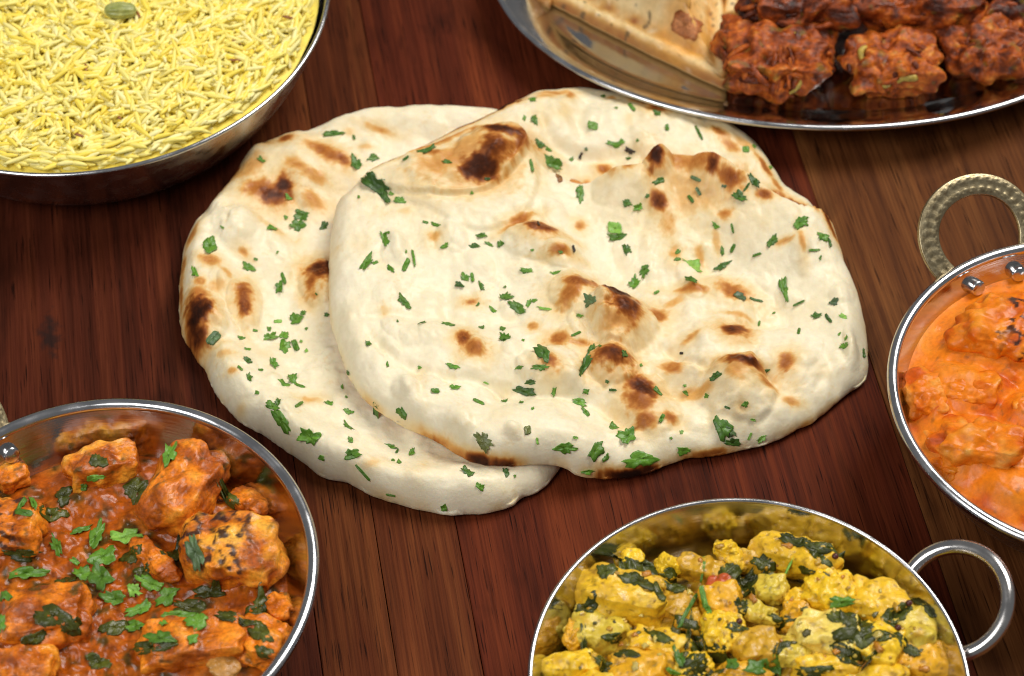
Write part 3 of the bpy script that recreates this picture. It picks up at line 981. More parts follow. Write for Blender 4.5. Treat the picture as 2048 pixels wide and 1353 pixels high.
# projected place of each grain in the photo, to choose those that show
rel = np.stack([gx, gy, gz], 1) - CAM
dep = rel @ FW
gu, gv = 1024 + FPX * rel[:, 0] / dep, 676.5 - FPX * (rel @ UP) / dep
seen = (gu > 5) & (gv > 5) & (gu < 660) & (gv < 360) & (rr < 9.6)
order = np.argsort(-(gz - rice_z(gx, gy)) - 10 * seen)
single = set(order[:300].tolist())
RCOL = [(0.0, (0.98, 0.88, 0.38)), (0.5, (0.98, 0.84, 0.22)), (1.0, (0.98, 0.76, 0.09))]
Vs, Fs, Cs, nn = [], [], [], 0
gF = None
protos = []
for k in range(12):
    V, F = grain_shape(0.85 + 0.34 * (k % 4) / 3, 0.096 + 0.012 * (k % 3) / 2, (-0.05, 0.0, 0.06)[k % 3])
    t = np.full(len(V), (k + 0.5) / 12)
    protos.append(mesh('grain', V, F, rice_m, rice, ramp(t, RCOL)))
used = [False] * 12
for i in range(n_g):
    if i in single:
        k = min(11, int(tone[i] * 12))
        o = protos[k] if not used[k] else protos[k].copy()
        if used[k]:
            COL.objects.link(o)
            o.parent = rice
        used[k] = True
        o.location = Vector((gx[i] - RIC[0], gy[i] - RIC[1], gz[i] + 0.03)) * S
        o.rotation_euler = (RS.rand() * 0.6, tilt[i], flow[i])
        continue
    V, F = grain_shape(Lg[i], rg[i], bg[i])
    V = V @ rotm(RS.rand() * 0.6, tilt[i], flow[i]).T + np.array([gx[i] - RIC[0], gy[i] - RIC[1], gz[i]])
    Vs.append(V)
    Fs.append((F, nn))
    Cs.append(np.full(len(V), tone[i]))
    nn += len(V)
for k in range(12):
    if not used[k]:
        bpy.data.objects.remove(protos[k])
FF = []
for F, off in Fs:
    FF += [[a + off for a in f] for f in F]
o = mesh('rice_grains', np.concatenate(Vs), FF, rice_m, rice, ramp(np.concatenate(Cs), RCOL))
tag(o, kind='stuff')
na, nr = 140, 40
a = np.linspace(0, 2 * math.pi, na, endpoint=False)
rv = np.linspace(0.001, 9.9, nr)
X, Y = (rv[:, None] * np.cos(a)).ravel(), (rv[:, None] * np.sin(a)).ravel()
Z = rice_z(X + RIC[0], Y + RIC[1]) - 0.22
mesh('rice_bed', np.stack([X, Y, Z], 1), grid_faces(nr, na), rice_m, rice, np.tile((0.98, 0.78, 0.12), (na * nr, 1)))


def ricept(u, v):
    p = W(u, v, 4.7)
    for _ in range(4):
        p = W(u, v, float(rice_z(p[:1], p[1:2])[0]))
    return p


# cardamom pod
V, F, nm, nf = lump((0.72, 0.36, 0.32), 0.0, (0.2, 0.1, 0.12), 3, 22, 0.03, 0.01, 0.006)
U = cubesphere(22)[0]
V = V * (1 - 0.10 * np.abs(U[:, :1]) ** 6)
rib = 0.018 * np.cos(np.arctan2(U[:, 2], U[:, 1]) * 9)
V = V + U * np.array([0, 1, 1]) * rib[:, None]
c = mixc(np.tile((0.44, 0.45, 0.15), (len(V), 1)), (0.28, 0.31, 0.075), sst(-0.3, 0.5, nm))
p = ricept(243, 33)
o = mesh('cardamom_pod', V, F, seed_m, None, c, p + np.array([0, 0, 0.32]))
tag(o, 'green cardamom pod lying on the yellow rice', 'spice pod')
cum = [(252, 38, 20, 'cumin seed touching the cardamom pod'), (277, 35, 60, 'cumin seed just right of the cardamom pod'), (576, 42, 10, 'small brown cumin seed high on the right of the rice'), (474, 92, 30, 'reddish cumin seed in the right half of the rice'), (470, 128, 0, 'thin cumin seed lying flat near the right edge of the rice'),
       (236, 240, 40, 'dark brown cumin seed low in the middle of the rice'), (173, 143, 80, 'pale brown cumin seed left of centre in the rice'), (158, 277, 20, 'tan cumin seed near the lower left of the rice')]
for i, (u, v, an, lb) in enumerate(cum):
    V, F, nm, nf = lump((0.24, 0.06, 0.06), 0.0, (0, 0.1, -math.radians(an)), 40 + i, 8, 0.05, 0.0, 0.0)
    p = ricept(u, v)
    o = mesh('cumin_seed', V, F, seed_m, None, np.tile((0.32, 0.12, 0.03), (len(V), 1)), p + np.array([0, 0, 0.20]))
    tag(o, lb, 'spice seed', 'cumin seeds in the rice')

# ------------------------------------------------------------------ samosas on the platter


def samosa(corners, z0, height, seed, label, patch=None):
    C = [W(u, v, 0.8)[:2] for u, v in corners]
    pts = []
    for k in range(3):
        A, B = C[k], C[(k + 1) % 3]
        for t in (0.03, 0.25, 0.5, 0.75, 0.97):
            m = (C[0] + C[1] + C[2]) / 3
            q = A + (B - A) * t
            pts.append(q + (q - m) * 0.05 * math.sin(t * math.pi))
    c = (C[0] + C[1] + C[2]) / 3

    def top(P, d, e):
        Q = np.c_[P, P[:, :1] * 0]
        return z0 + 0.62 + height * sst(0.45, 2.9, d) ** 0.85 + 0.07 * fbm(Q, 1.0, 3, seed) + 0.12 * np.exp(-((d - 0.35) / 0.25) ** 2) * (1 + 1.2 * fbm(Q, 2.2, 2, seed + 6)) - 0.05 * np.exp(-((d - 0.75 - 0.15 * fbm(Q, 0.8, 2, seed + 3)) / 0.18) ** 2) + 0.02 * fbm(Q, 4, 2, seed + 4)
    V, F, d, n, P = slab(np.array(pts), c, 220, 90, top, lambda P: np.full(len(P), z0), 0.10, seed, 0.30)
    Q = np.c_[P, P[:, :1] * 0]
    f = np.full(len(V), 0.3)
    f[:n] = 0.10 + 0.22 * fbm(Q, 0.9, 4, seed + 7) + 0.42 * np.exp(-((d - 0.75) / 0.22) ** 2) * (0.7 + fbm(Q, 1.5, 2, seed + 9)) + 0.45 * (1 - sst(0.0, 0.3, d))
    bl = sst(0.35, 0.6, fbm(Q, 2.6, 2, seed + 12))
    col = ramp(f, [(-0.2, (0.93, 0.79, 0.50)), (0.1, (0.88, 0.64, 0.30)), (0.35, (0.70, 0.38, 0.10)), (0.6, (0.42, 0.15, 0.03)), (0.9, (0.2, 0.06, 0.015))])
    col[:n] = mixc(col[:n], (0.86, 0.70, 0.46), 0.5 * bl)
    sp = sst(0.50, 0.60, noise(Q, 3.6, seed + 30))
    col[:n] = mixc(col[:n], (0.10, 0.07, 0.03), 0.75 * sp)
    org = np.array([c[0], c[1], 0.42])
    if patch:
        q = ell(P, patch[0], patch[1], patch[2], patch[3], 0, 1.9)
        col[:n] = mixc(col[:n], (0.80, 0.36, 0.04), 0.75 * (1 - sst(0.4, 1.5, q + 0.4 * fbm(Q, 1.2, 2, seed + 2))))
    o = mesh('samosa', V - org, F, pastry_m, None, col, org)
    tag(o, label, 'samosa', 'samosas on the oval platter')
    return V, F


sv, sf = samosa([(1060, -22), (1456, 176), (1428, -190)], 0.45, 2.2, 3, 'nearest golden samosa with an orange patch and brown crust fragment on its side', (1370, 50, 55, 45))
add_bvh('samosa', sv, sf.tolist())
samosa([(1440, 40), (1560, 20), (1500, -230)], 0.45, 2.0, 8, 'samosa tip peeking out between the nearest samosa and the bhajis')
samosa([(880, -130), (1100, 12), (1180, -210)], 0.45, 1.5, 14, 'samosa edge showing at the far left end of the platter')

# ------------------------------------------------------------------ onion bhajis


def bhaji(u, v, w, h, z, cz, seed, label, tonev, strands):
    c = W(u, v, z)
    a, b = w * PXC * 1.12 / 2, h * PXC * 1.12 / 2 / 0.80
    V, F, nm, nf = lump((a, b, cz), 0.42, (0, 0, RS.rand() * 0.6 - 0.3), seed, 52, 0.28, 0.10, 0.11, 1.3, 3.2, ridged=0.06)
    zmin = 0.45
    V[:, :2] *= (1 - 0.28 * sst(-0.1, 0.9, -V[:, 2] / cz))[:, None]
    V[:, 2] = np.maximum(V[:, 2], zmin - c[2])
    rid = fbm(V, 1.2, 3, seed + 77, ridged=True)
    f = np.clip(0.45 + 0.55 * nm + 0.35 * nf + 0.35 * rid + tonev - 0.08, 0, 1)
    RB = [(0.0, (0.030, 0.007, 0.004)), (0.3, (0.115, 0.022, 0.006)), (0.55, (0.34, 0.064, 0.008)), (0.8, (0.54, 0.135, 0.015)), (1.0, (0.64, 0.27, 0.045))]
    col = ramp(f, RB)
    gr = sst(0.35, 0.55, noise(V, 2.1, seed + 5))
    col = mixc(col, (0.20, 0.15, 0.025), 0.5 * gr)
    root = empty('onion_bhaji', (c[0], c[1], 0.45), label, 'onion bhaji', 'onion bhajis on the platter')
    off = np.array([0, 0, c[2] - 0.45])
    mesh('batter', V + off, F, bhaji_m, root, col)
    rs = np.random.RandomState(seed)
    for k in range(strands):
        th, ph = rs.rand() * 2 * math.pi, 0.1 + 0.75 * rs.rand()
        dirn = rs.rand() * 2 * math.pi
        ln = 0.6 + 0.8 * rs.rand()
        path = []
        for t in np.linspace(-1, 1, 9):
            tt = th + t * ln * 0.6 * math.cos(dirn)
            pp = np.clip(ph + t * ln * 0.45 * math.sin(dirn), -0.4, 1.5)
            s = 1.00 + 0.05 * math.sin(t * 3 + k) + (0.10 * abs(t) ** 2 if k % 3 == 0 else 0)
            path.append([a * s * math.cos(pp) * math.cos(tt), b * s * math.cos(pp) * math.sin(tt), cz * s * math.sin(pp)])
        path = spline(np.array(path), 20)
        rad = (0.08 + 0.09 * rs.rand()) * np.sin(np.linspace(0.25, math.pi - 0.25, 20)) ** 0.5
        Vt, Ft = tube(path, rad, 8)
        Vt = Vt + 0.05 * np.stack([noise(Vt, 2.5, seed + k), noise(Vt, 2.5, seed + k + 9), noise(Vt, 2.5, seed + k + 19)], 1)
        Vt[:, 2] = np.maximum(Vt[:, 2], zmin - c[2] + 0.02)
        ft = np.clip(0.15 + rs.rand() * 0.6 + tonev + 0.3 * fbm(Vt, 2.5, 2, seed + k), 0, 1)
        ct = ramp(ft, RB)
        if rs.rand() < 0.06:
            ct = np.tile((0.50, 0.36, 0.07), (len(Vt), 1)) * (0.8 + 0.3 * rs.rand())
        mesh('onion_strand', Vt + off, Ft, bhaji_m, root, ct)


bhaji(1552, 122, 212, 138, 1.45, 1.18, 21, 'glossy red-brown onion bhaji nearest the samosa, at the front of the platter', 0.0, 40)
bhaji(1784, 134, 180, 118, 1.30, 1.05, 22, 'square greenish-brown onion bhaji in the middle of the front row', 0.08, 30)
bhaji(1976, 94, 172, 124, 1.4, 1.18, 23, 'ragged onion bhaji at the right end of the front row', -0.02, 36)
bhaji(1605, 22, 240, 90, 2.2, 1.2, 24, 'dark crispy onion bhaji stacked behind the one next to the samosa', -0.16, 26)
bhaji(1835, 14, 240, 90, 2.2, 1.2, 25, 'loose stringy onion bhaji behind the middle of the front row', -0.08, 30)
bhaji(2035, 15, 150, 90, 1.9, 1.1, 26, 'very dark onion bhaji at the far right of the platter', -0.28, 12)
bhaji(1700, -60, 230, 100, 1.9, 1.2, 27, 'onion bhaji farthest back on the platter', -0.1, 8)


# ------------------------------------------------------------------ wet dishes
def place_lump(key, name, spec, mat, colf, cat, group, yaw=None, **kw):
    """spec: u, v, w, h, ang, z, cz, seed, label ; w,h in photo pixels, cz half height in cm"""
    u, v, w, h, ang, z, cz, seed, label = spec
    c = W(u, v, z)
    dep = float((c - CAM) @ FW)
    k = dep / FPX
    a, b = w * k / 2, h * k / 2 / 0.85
    V, F, nm, nf = lump((a, b, cz), rot=(RS.normal() * 0.12, RS.normal() * 0.12, -math.radians(ang)), seed=seed, **kw)
    col = colf(V, nm, nf, seed)
    o = mesh(name, V, F, mat, None, col, c)
    tag(o, label, cat, group)
    add_bvh(key, V + c, F)
    return c, a, b, ang


def disc(key, name, C, R, zf, colf, mat, label, cat, nr=90, na=260):
    a = np.linspace(0, 2 * math.pi, na, endpoint=False)
    r = R * np.linspace(0.003, 1, nr) ** 0.8
    X, Y = (r[:, None] * np.cos(a)).ravel(), (r[:, None] * np.sin(a)).ravel()
    Z = zf(X + C[0], Y + C[1], np.repeat(r, na))
    V = np.stack([X, Y, Z], 1)
    F = grid_faces(nr, na)
    col = colf(V + np.array([C[0], C[1], 0]))
    o = mesh(name, V, F, mat, None, col, (C[0], C[1], 0))
    tag(o, label, cat)
    add_bvh(key, V + np.array([C[0], C[1], 0]), F.tolist())
    return o


def skirts(x, y, lst, amp):
    z = np.zeros(len(x))
    for c, a, b, ang in lst:
        t = -math.radians(ang)
        dx, dy = x - c[0], y - c[1]
        p, q = (dx * math.cos(t) + dy * math.sin(t)) / (a + 0.35), (-dx * math.sin(t) + dy * math.cos(t)) / (b + 0.35)
        z = np.maximum(z, amp * np.exp(-(p * p + q * q) ** 1.5 * 0.8))
    return z


CH_SAUCE, CH_MEAT, CH_PALE, CH_DARK = (0.42, 0.088, 0.005), (0.88, 0.24, 0.010), (0.95, 0.50, 0.055), (0.13, 0.026, 0.004)


def chicken_col(char=0.0, pale=0.0, green=0.4):
    def f(V, nm, nf, seed):
        big = fbm(V, 0.9, 3, seed + 100)
        c = np.tile(CH_SAUCE, (len(V), 1)).astype(float)
        c = mixc(c, CH_MEAT, sst(-0.35, 0.35, big + 0.35 * nm))
        c = mixc(c, CH_PALE, (0.55 + 0.45 * pale) * sst(0.10 - 0.35 * pale, 0.60, big * 0.6 + nm * 0.6))
        c = mixc(c, CH_DARK, 0.55 * sst(0.05, 0.5, -nm - 0.3 * nf))
        if green:
            c = mixc(c, (0.075, 0.058, 0.010), green * 2 * sst(0.28, 0.50, fbm(V, 1.6, 3, seed + 140)))
        if char:
            top = sst(0.0, 0.5, V[:, 2] / (V[:, 2].max() + 1e-6))
            k = sst(0.02, 0.22, fbm(V, 3.2, 3, seed + 150)) * sst(-0.15, 0.15, -V[:, 0] / np.abs(V[:, 0]).max() + 0.25 + 0.4 * fbm(V, 0.8, 2, seed + 160)) * top
            c = mixc(c, (0.030, 0.012, 0.010), char * k)
        return c
    return f


LC = [
    ((206, 935, 150, 84, -12, 3.55, 0.75, 201, 'orange chicken piece with a pale top at the back left of the brown-orange curry'), 0.0, 0.7),
    ((366, 980, 205, 105, -64, 3.85, 1.10, 202, 'tall orange chicken piece standing up near the back of the brown-orange curry'), 0.0, 0.25),
    ((470, 1108, 205, 128, 10, 3.85, 1.05, 203, 'big cubed chicken piece with charred face and pale end, at right in the brown-orange curry'), 0.95, 0.75),
    ((28, 1062, 135, 110, 5, 3.55, 0.80, 204, 'charred chicken piece at the left edge of the brown-orange curry'), 0.9, 0.1),
    ((95, 1240, 190, 110, -8, 3.6, 0.85, 205, 'sauce-covered chicken piece at lower left of the brown-orange curry'), 0.3, 0.0),
    ((385, 1290, 220, 96, -8, 3.6, 0.80, 206, 'long sauce-covered chicken piece in the near middle of the brown-orange curry'), 0.2, 0.2),
    ((50, 1338, 140, 70, 0, 3.6, 0.80, 207, 'bright orange chicken piece at the bottom left of the brown-orange curry'), 0.0, 0.4),
    ((525, 1285, 110, 86, 20, 3.5, 0.70, 208, 'small chicken piece by the right wall of the brown-orange curry'), 0.1, 0.2),
    ((308, 1122, 135, 40, 48, 3.55, 0.40, 209, 'narrow chicken strip lying diagonally in the middle of the brown-orange curry'), 0.0, 0.3),
    ((497, 1008, 95, 48, 35, 3.35, 0.40, 210, 'low shred of chicken between the tall piece and the wall of the karahi'), 0.0, 0.2),
    ((28, 955, 62, 44, -20, 3.5, 0.45, 211, 'small chicken shred beside the rivet in the brown-orange curry'), 0.0, 0.3),
    ((560, 1218, 70, 44, 60, 3.4, 0.35, 213, 'chicken crumb against the right wall below the big cubed piece'), 0.0, 0.1),
]
sk = []
for spec, char, pale in LC:
    sk.append(place_lump('lef', 'chicken_piece', spec, chicken_m, chicken_col(char, pale), 'chicken piece', 'chicken pieces in the brown-orange curry', box=0.45, n=44, low=0.16, mid=0.11, fine=0.05, fmid=1.2, ffine=5.0, fib=0.35))
spec = (447, 1332, 60, 56, -60, 3.78, 0.16, 230, 'translucent pale onion piece at the bottom of the brown-orange curry')
place_lump('lef', 'onion_piece', spec, potato_m, lambda V, nm, nf, s: np.tile((0.46, 0.22, 0.045), (len(V), 1)) * (1 + 0.5 * nm[:, None]), 'onion piece', None, box=0.2, n=16, low=0.1, mid=0.03, fine=0.01)


def lef_z(x, y, r):
    P = np.stack([x, y, x * 0], 1)
    edge = sst(0.8, 1.0, r / r.max())
    return 3.05 + (1 - edge) * (0.12 + 0.34 * fbm(P, 0.9, 3, 301) + 0.14 * fbm(P, 2.4, 3, 305) + skirts(x, y, sk, 0.40)) + 0.015 * fbm(P, 7, 2, 308)


def lef_col(V):
    big, mid = fbm(V, 0.7, 3, 311), fbm(V, 2.4, 3, 312)
    c = np.tile(CH_SAUCE, (len(V), 1)).astype(float)
    c = mixc(c, (0.50, 0.14, 0.012), sst(-0.05, 0.5, big + 0.4 * mid))
    c = mixc(c, (0.13, 0.030, 0.006), 0.8 * sst(0.05, 0.5, -mid))
    return mixc(c * 0.95, (0.055, 0.040, 0.007), 0.9 * sst(0.02, 0.35, fbm(V, 1.3, 3, 316)))


rl = float(wall_r(3.05, 3.8, RL - 2 * 0.22 + 0.05, 0.30, 5.0 - 0.22, 0.60)) + 0.04
disc('lef', 'curry_sauce', LEF, rl, lef_z, lef_col, gravy_m, 'brown-orange spinach curry sauce around the chicken in the left karahi', 'curry sauce')

# ---- bright orange curry
OR_A, OR_B, OR_P, OR_R = (0.78, 0.20, 0.006), (0.80, 0.26, 0.016), (0.86, 0.48, 0.11), (0.58, 0.090, 0.004)


def orange_col(char=0.0, pale=0.0):
    def f(V, nm, nf, seed):
        big = fbm(V, 0.8, 3, seed + 100)
        c = np.tile(OR_A, (len(V), 1)).astype(float)
        c = mixc(c, OR_R, sst(-0.1, 0.5, -big - 0.3 * nm))
        c = mixc(c, OR_B, sst(0.0, 0.5, nm))
        c = mixc(c, OR_P, (0.35 + 0.5 * pale) * sst(0.25 - 0.3 * pale, 0.65, big * 0.8 + nm * 0.4))
        if char:
            k = sst(0.02, 0.24, fbm(V, 3.0, 3, seed + 150)) * sst(-0.15, 0.15, V[:, 0] / np.abs(V[:, 0]).max() + 0.1 + 0.5 * fbm(V, 0.8, 2, seed + 160)) * sst(0.1, 0.5, V[:, 2] / V[:, 2].max())
            c = mixc(c, (0.035, 0.014, 0.010), char * k)
        return c
    return f


OC = [
    ((2012, 672, 215, 140, 5, 4.2, 1.0, 401, 'large charred chicken piece at the back of the bright orange curry'), 0.95, 0.0),
    ((1848, 795, 86, 100, -10, 4.1, 0.6, 402, 'small pale chicken piece at the left of the bright orange curry'), 0.0, 1.0),
    ((1955, 895, 200, 112, 18, 4.3, 0.85, 403, 'biggest chicken piece with pale patches at the front of the bright orange curry'), 0.1, 0.75),
    ((1925, 785, 150, 84, 10, 4.1, 0.65, 404, 'chicken piece in the middle of the bright orange curry'), 0.0, 0.3),
    ((2060, 830, 90, 60, 0, 4.1, 0.55, 405, 'chicken piece at the right edge of the bright orange curry'), 0.1, 0.1),
    ((2020, 985, 110, 60, 20, 3.95, 0.45, 406, 'low red-orange lump at the near edge of the bright orange curry'), 0.3, 0.0),
    ((1900, 935, 70, 50, 40, 3.9, 0.35, 407, 'small orange lump by the front wall of the bright orange karahi'), 0.0, 0.0),
    ((2140, 740, 150, 120, 0, 4.2, 0.9, 408, 'chicken piece at the far right wall of the bright orange karahi'), 0.3, 0.3),
    ((2150, 900, 160, 110, 0, 4.2, 0.8, 409, 'chicken piece at the near right wall of the bright orange karahi'), 0.2, 0.4),
]
sk2 = []
for spec, char, pale in OC:
    sk2.append(place_lump('ora', 'chicken_piece', spec, orange_m, orange_col(char, pale), 'chicken piece', 'chicken pieces in the bright orange curry', box=0.30, n=44, low=0.20, mid=0.14, fine=0.05, fmid=1.4, ffine=4.5, fib=0.6))


def ora_z(x, y, r):
    P = np.stack([x, y, x * 0], 1)
    edge = sst(0.82, 1.0, r / r.max())
    return 3.88 + 0.02 * edge + (1 - edge) * (0.12 * fbm(P, 0.8, 3, 411) + 0.10 * fbm(P, 2.4, 3, 415) + skirts(x, y, sk2, 0.85)) + 0.012 * fbm(P, 7, 2, 418)


def ora_col(V):
    big, mid = fbm(V, 0.6, 3, 421), fbm(V, 2.0, 3, 422)
    c = np.tile(OR_A, (len(V), 1)).astype(float)
    c = mixc(c, OR_R, sst(0.0, 0.5, -big - 0.4 * mid))
    c = mixc(c, (0.80, 0.31, 0.035), 0.6 * sst(0.0, 0.5, big))
    return mixc(c, (0.30, 0.10, 0.015), 0.6 * sst(0.50, 0.62, noise(V, 3.6, 424)))


ro = float(wall_r(3.82, 3.7, RO - 2 * 0.21 + 0.05, 0.30, 5.0 - 0.21, 0.62)) + 0.04
disc('ora', 'curry_sauce', ORA, ro, ora_z, ora_col, orange_m, 'smooth bright orange curry sauce in the right karahi', 'curry sauce')

# ---- potato, cauliflower and spinach curry
PO_A, PO_P, PO_B = (0.86, 0.52, 0.020), (0.90, 0.68, 0.13), (0.48, 0.23, 0.010)


def potato_col(kind):
    def f(V, nm, nf, seed):
        big = fbm(V, 0.9, 3, seed + 100)
        base = {'p': PO_A, 'y': (0.92, 0.58, 0.018), 'w': PO_P, 'o': (0.82, 0.42, 0.015), 'g': (0.70, 0.52, 0.05), 't': (0.50, 0.085, 0.014), 'b': (0.62, 0.34, 0.016)}[kind]
        c = np.tile(base, (len(V), 1)).astype(float)
        if kind != 't':
            c = mixc(c, PO_P, 0.5 * sst(0.1, 0.6, big))
            c = mixc(c, PO_B, 0.55 * sst(0.0, 0.5, -big * 0.5 - nm * 0.7))
            c = mixc(c, (0.62, 0.30, 0.012), 0.4 * sst(0.1, 0.5, fbm(V, 2.2, 3, seed + 120)))
            c = mixc(c, (0.10, 0.085, 0.012), 0.6 * sst(0.36, 0.55, fbm(V, 2.6, 3, seed + 170)))
        return mixc(c, (0.16, 0.07, 0.01), 0.55 * sst(0.38, 0.52, noise(V, 5.5, seed + 190)))
    return f


def pc(x, y):
    return 1040 + x / 2.0317, 980 + y / 2.0317


PC = [  # crop coordinates x, y, w, h, ang, z, cz, kind, label
    (420, 440, 330, 150, 12, 4.1, 0.75, 'p', 'largest potato chunk with spinach on top, at the left of the potato curry'),
    (310, 570, 210, 140, 10, 3.8, 0.60, 'g', 'greenish potato chunk below the largest one in the potato curry'),
    (1125, 275, 330, 120, 25, 4.2, 0.65, 'p', 'long potato chunk with spinach at the back right of the potato curry'),
    (1262, 420, 210, 150, -5, 4.3, 0.65, 'y', 'bright yellow cauliflower chunk below the long potato chunk'),
    (1450, 470, 220, 150, 20, 4.2, 0.65, 'p', 'potato chunk at the right of the potato curry near the mustard seeds'),
    (1590, 560, 200, 170, 30, 4.0, 0.65, 'g', 'mealy potato chunk against the right wall of the potato curry'),
    (1255, 590, 270, 150, 10, 4.3, 0.65, 'w', 'pale peeled potato chunk right of centre in the potato curry'),
    (1455, 640, 190, 170, 20, 4.2, 0.70, 'y', 'sunny yellow potato chunk at the near right of the potato curry'),
    (820, 575, 150, 140, 0, 4.3, 0.50, 'y', 'yellow cauliflower floret in the middle of the potato curry'),
    (560, 640, 220, 110, 15, 4.1, 0.50, 'p', 'flat potato chunk in the near left of the potato curry'),
    (215, 735, 230, 90, 5, 4.0, 0.60, 'y', 'yellow potato chunk at the lower left corner of the potato curry'),
    (480, 735, 240, 120, 0, 4.2, 0.55, 'o', 'orange-yellow potato chunk at the bottom edge left of centre'),
    (815, 465, 160, 130, -10, 4.2, 0.50, 'o', 'potato chunk under the tomato in the potato curry'),
    (1022, 405, 125, 90, 5, 4.3, 0.35, 'g', 'small square vegetable cube in the middle of the potato curry'),
    (735, 325, 190, 80, 10, 4.0, 0.45, 'b', 'brownish potato slice at the back of the potato curry'),
    (960, 500, 170, 60, 18, 4.3, 0.30, 'g', 'curved green-yellow bean piece in the middle of the potato curry'),
    (965, 650, 170, 120, -10, 4.3, 0.50, 'b', 'brown-yellow potato chunk in the near middle of the potato curry'),
    (1640, 690, 240, 130, 10, 3.8, 0.60, 'o', 'orange potato chunk by the right wall near the handle foot'),
    (600, 315, 95, 75, -20, 4.1, 0.40, 'y', 'bright yellow cauliflower crumb at the back left of the potato curry'),
    (845, 245, 95, 60, 30, 4.1, 0.30, 'y', 'highest yellow cauliflower crumb at the back of the potato curry'),
    (870, 290, 130, 60, 40, 3.9, 0.35, 'p', 'small potato sliver at the back of the potato curry'),
    (818, 388, 100, 62, 15, 4.35, 0.30, 't', 'red tomato piece in the potato curry'),
    (1125, 520, 110, 100, 0, 4.2, 0.40, 'o', 'small orange potato cube in the middle of the potato curry'),
    (1120, 445, 90, 60, 20, 4.2, 0.30, 'p', 'little potato crumb beside the square vegetable cube'),
    (225, 590, 70, 110, 10, 3.9, 0.40, 'o', 'orange cauliflower stalk at the left wall of the potato curry'),
    (450, 285, 90, 60, 0, 3.9, 0.35, 'y', 'small yellow crumb behind the largest potato chunk'),
    (700, 720, 150, 80, 0, 4.2, 0.45, 'y', 'yellow floret at the bottom edge of the potato curry'),
    (1250, 730, 230, 80, 0, 4.1, 0.5, 'p', 'potato chunk at the bottom edge right of centre'),
    (890, 770, 200, 100, 0, 4.2, 0.5, 'o', 'potato chunk under the coriander at the bottom edge'),
    (1450, 790, 240, 110, 0, 4.0, 0.6, 'p', 'potato chunk at the bottom edge near the right wall'),
    (340, 830, 260, 120, 0, 4.1, 0.6, 'p', 'potato chunk nearest the viewer at the left of the potato curry'),
    (660, 850, 240, 130, 0, 4.2, 0.6, 'p', 'potato chunk nearest the viewer in the middle of the potato curry'),
    (690, 540, 120, 90, 0, 4.0, 0.4, 'b', 'brownish potato chunk beside the spinach in the potato curry'),
    (640, 470, 130, 110, 30, 3.9, 0.45, 'b', 'sauce-covered potato chunk right of the largest one'),
    (960, 300, 150, 70, 20, 3.9, 0.4, 'b', 'sauce-covered potato chunk left of the long one at the back'),
    (1100, 660, 140, 100, 0, 4.15, 0.4, 'g', 'greenish chunk between the pale and the brown-yellow potato chunks'),
]
sk3 = []
for i, (x, y, w, h, ang, z, cz, kd, lb) in enumerate(PC):
    u, v = pc(x, y)
    nm_ = 'tomato_piece' if kd == 't' else ('cauliflower_piece' if 'cauliflower' in lb or 'floret' in lb else ('vegetable_piece' if 'bean' in lb or 'vegetable' in lb else 'potato_piece'))
    fl = nm_ == 'cauliflower_piece'
    sk3.append(place_lump('pot', nm_, (u, v, w / 2.0317 * 1.18, h / 2.0317 * 1.2, ang, z, cz * 1.05, 500 + i, lb), potato_m, potato_col(kd), nm_.replace('_piece', ' piece'), 'vegetable pieces in the potato curry', box=0.1 if fl else 0.36, n=34, low=0.17, mid=0.15 if fl else 0.09, fine=0.05 if fl else 0.018, fmid=3.0 if fl else 1.5, ffine=6.0))


def pot_z(x, y, r):
    P = np.stack([x, y, x * 0], 1)
    edge = sst(0.72, 1.0, r / r.max())
    return 2.75 + (1 - edge) * (0.80 + 0.28 * fbm(P, 0.9, 3, 601) + 0.2 * fbm(P, 2.5, 3, 605) + skirts(x, y, sk3, 0.4)) + 0.05 * fbm(P, 6, 2, 608)


def pot_col(V):
    big, mid = fbm(V, 0.8, 3, 611), fbm(V, 2.6, 3, 612)
    c = np.tile((0.42, 0.235, 0.014), (len(V), 1)).astype(float)
    c = mixc(c, (0.66, 0.40, 0.025), sst(0.0, 0.5, mid))
    return mixc(c, (0.060, 0.060, 0.009), 0.9 * sst(0.05, 0.40, big))


rp = float(wall_r(2.75, 3.7, RP - 2 * 0.085 + 0.05, 0.30, 5.0 - 0.085, 0.60)) + 0.05
disc('pot', 'vegetable_sauce', POT, rp, pot_z, pot_col, potato_m, 'thick yellow-green spinach sauce between the potato pieces', 'curry sauce')

for key in list(BVH):
    V, F, _ = join([(v, f) for v, f in BVH[key]])
    BVH[key] = BVHTree.FromPolygons(V.tolist(), F)


# ------------------------------------------------------------------ leaves
def hit(key, u, v):
    r = ray(u, v)
    h = BVH[key].ray_cast(Vector(CAM), Vector(r))
    return None if h[0] is None else (np.array(h[0]), np.array(h[1]))


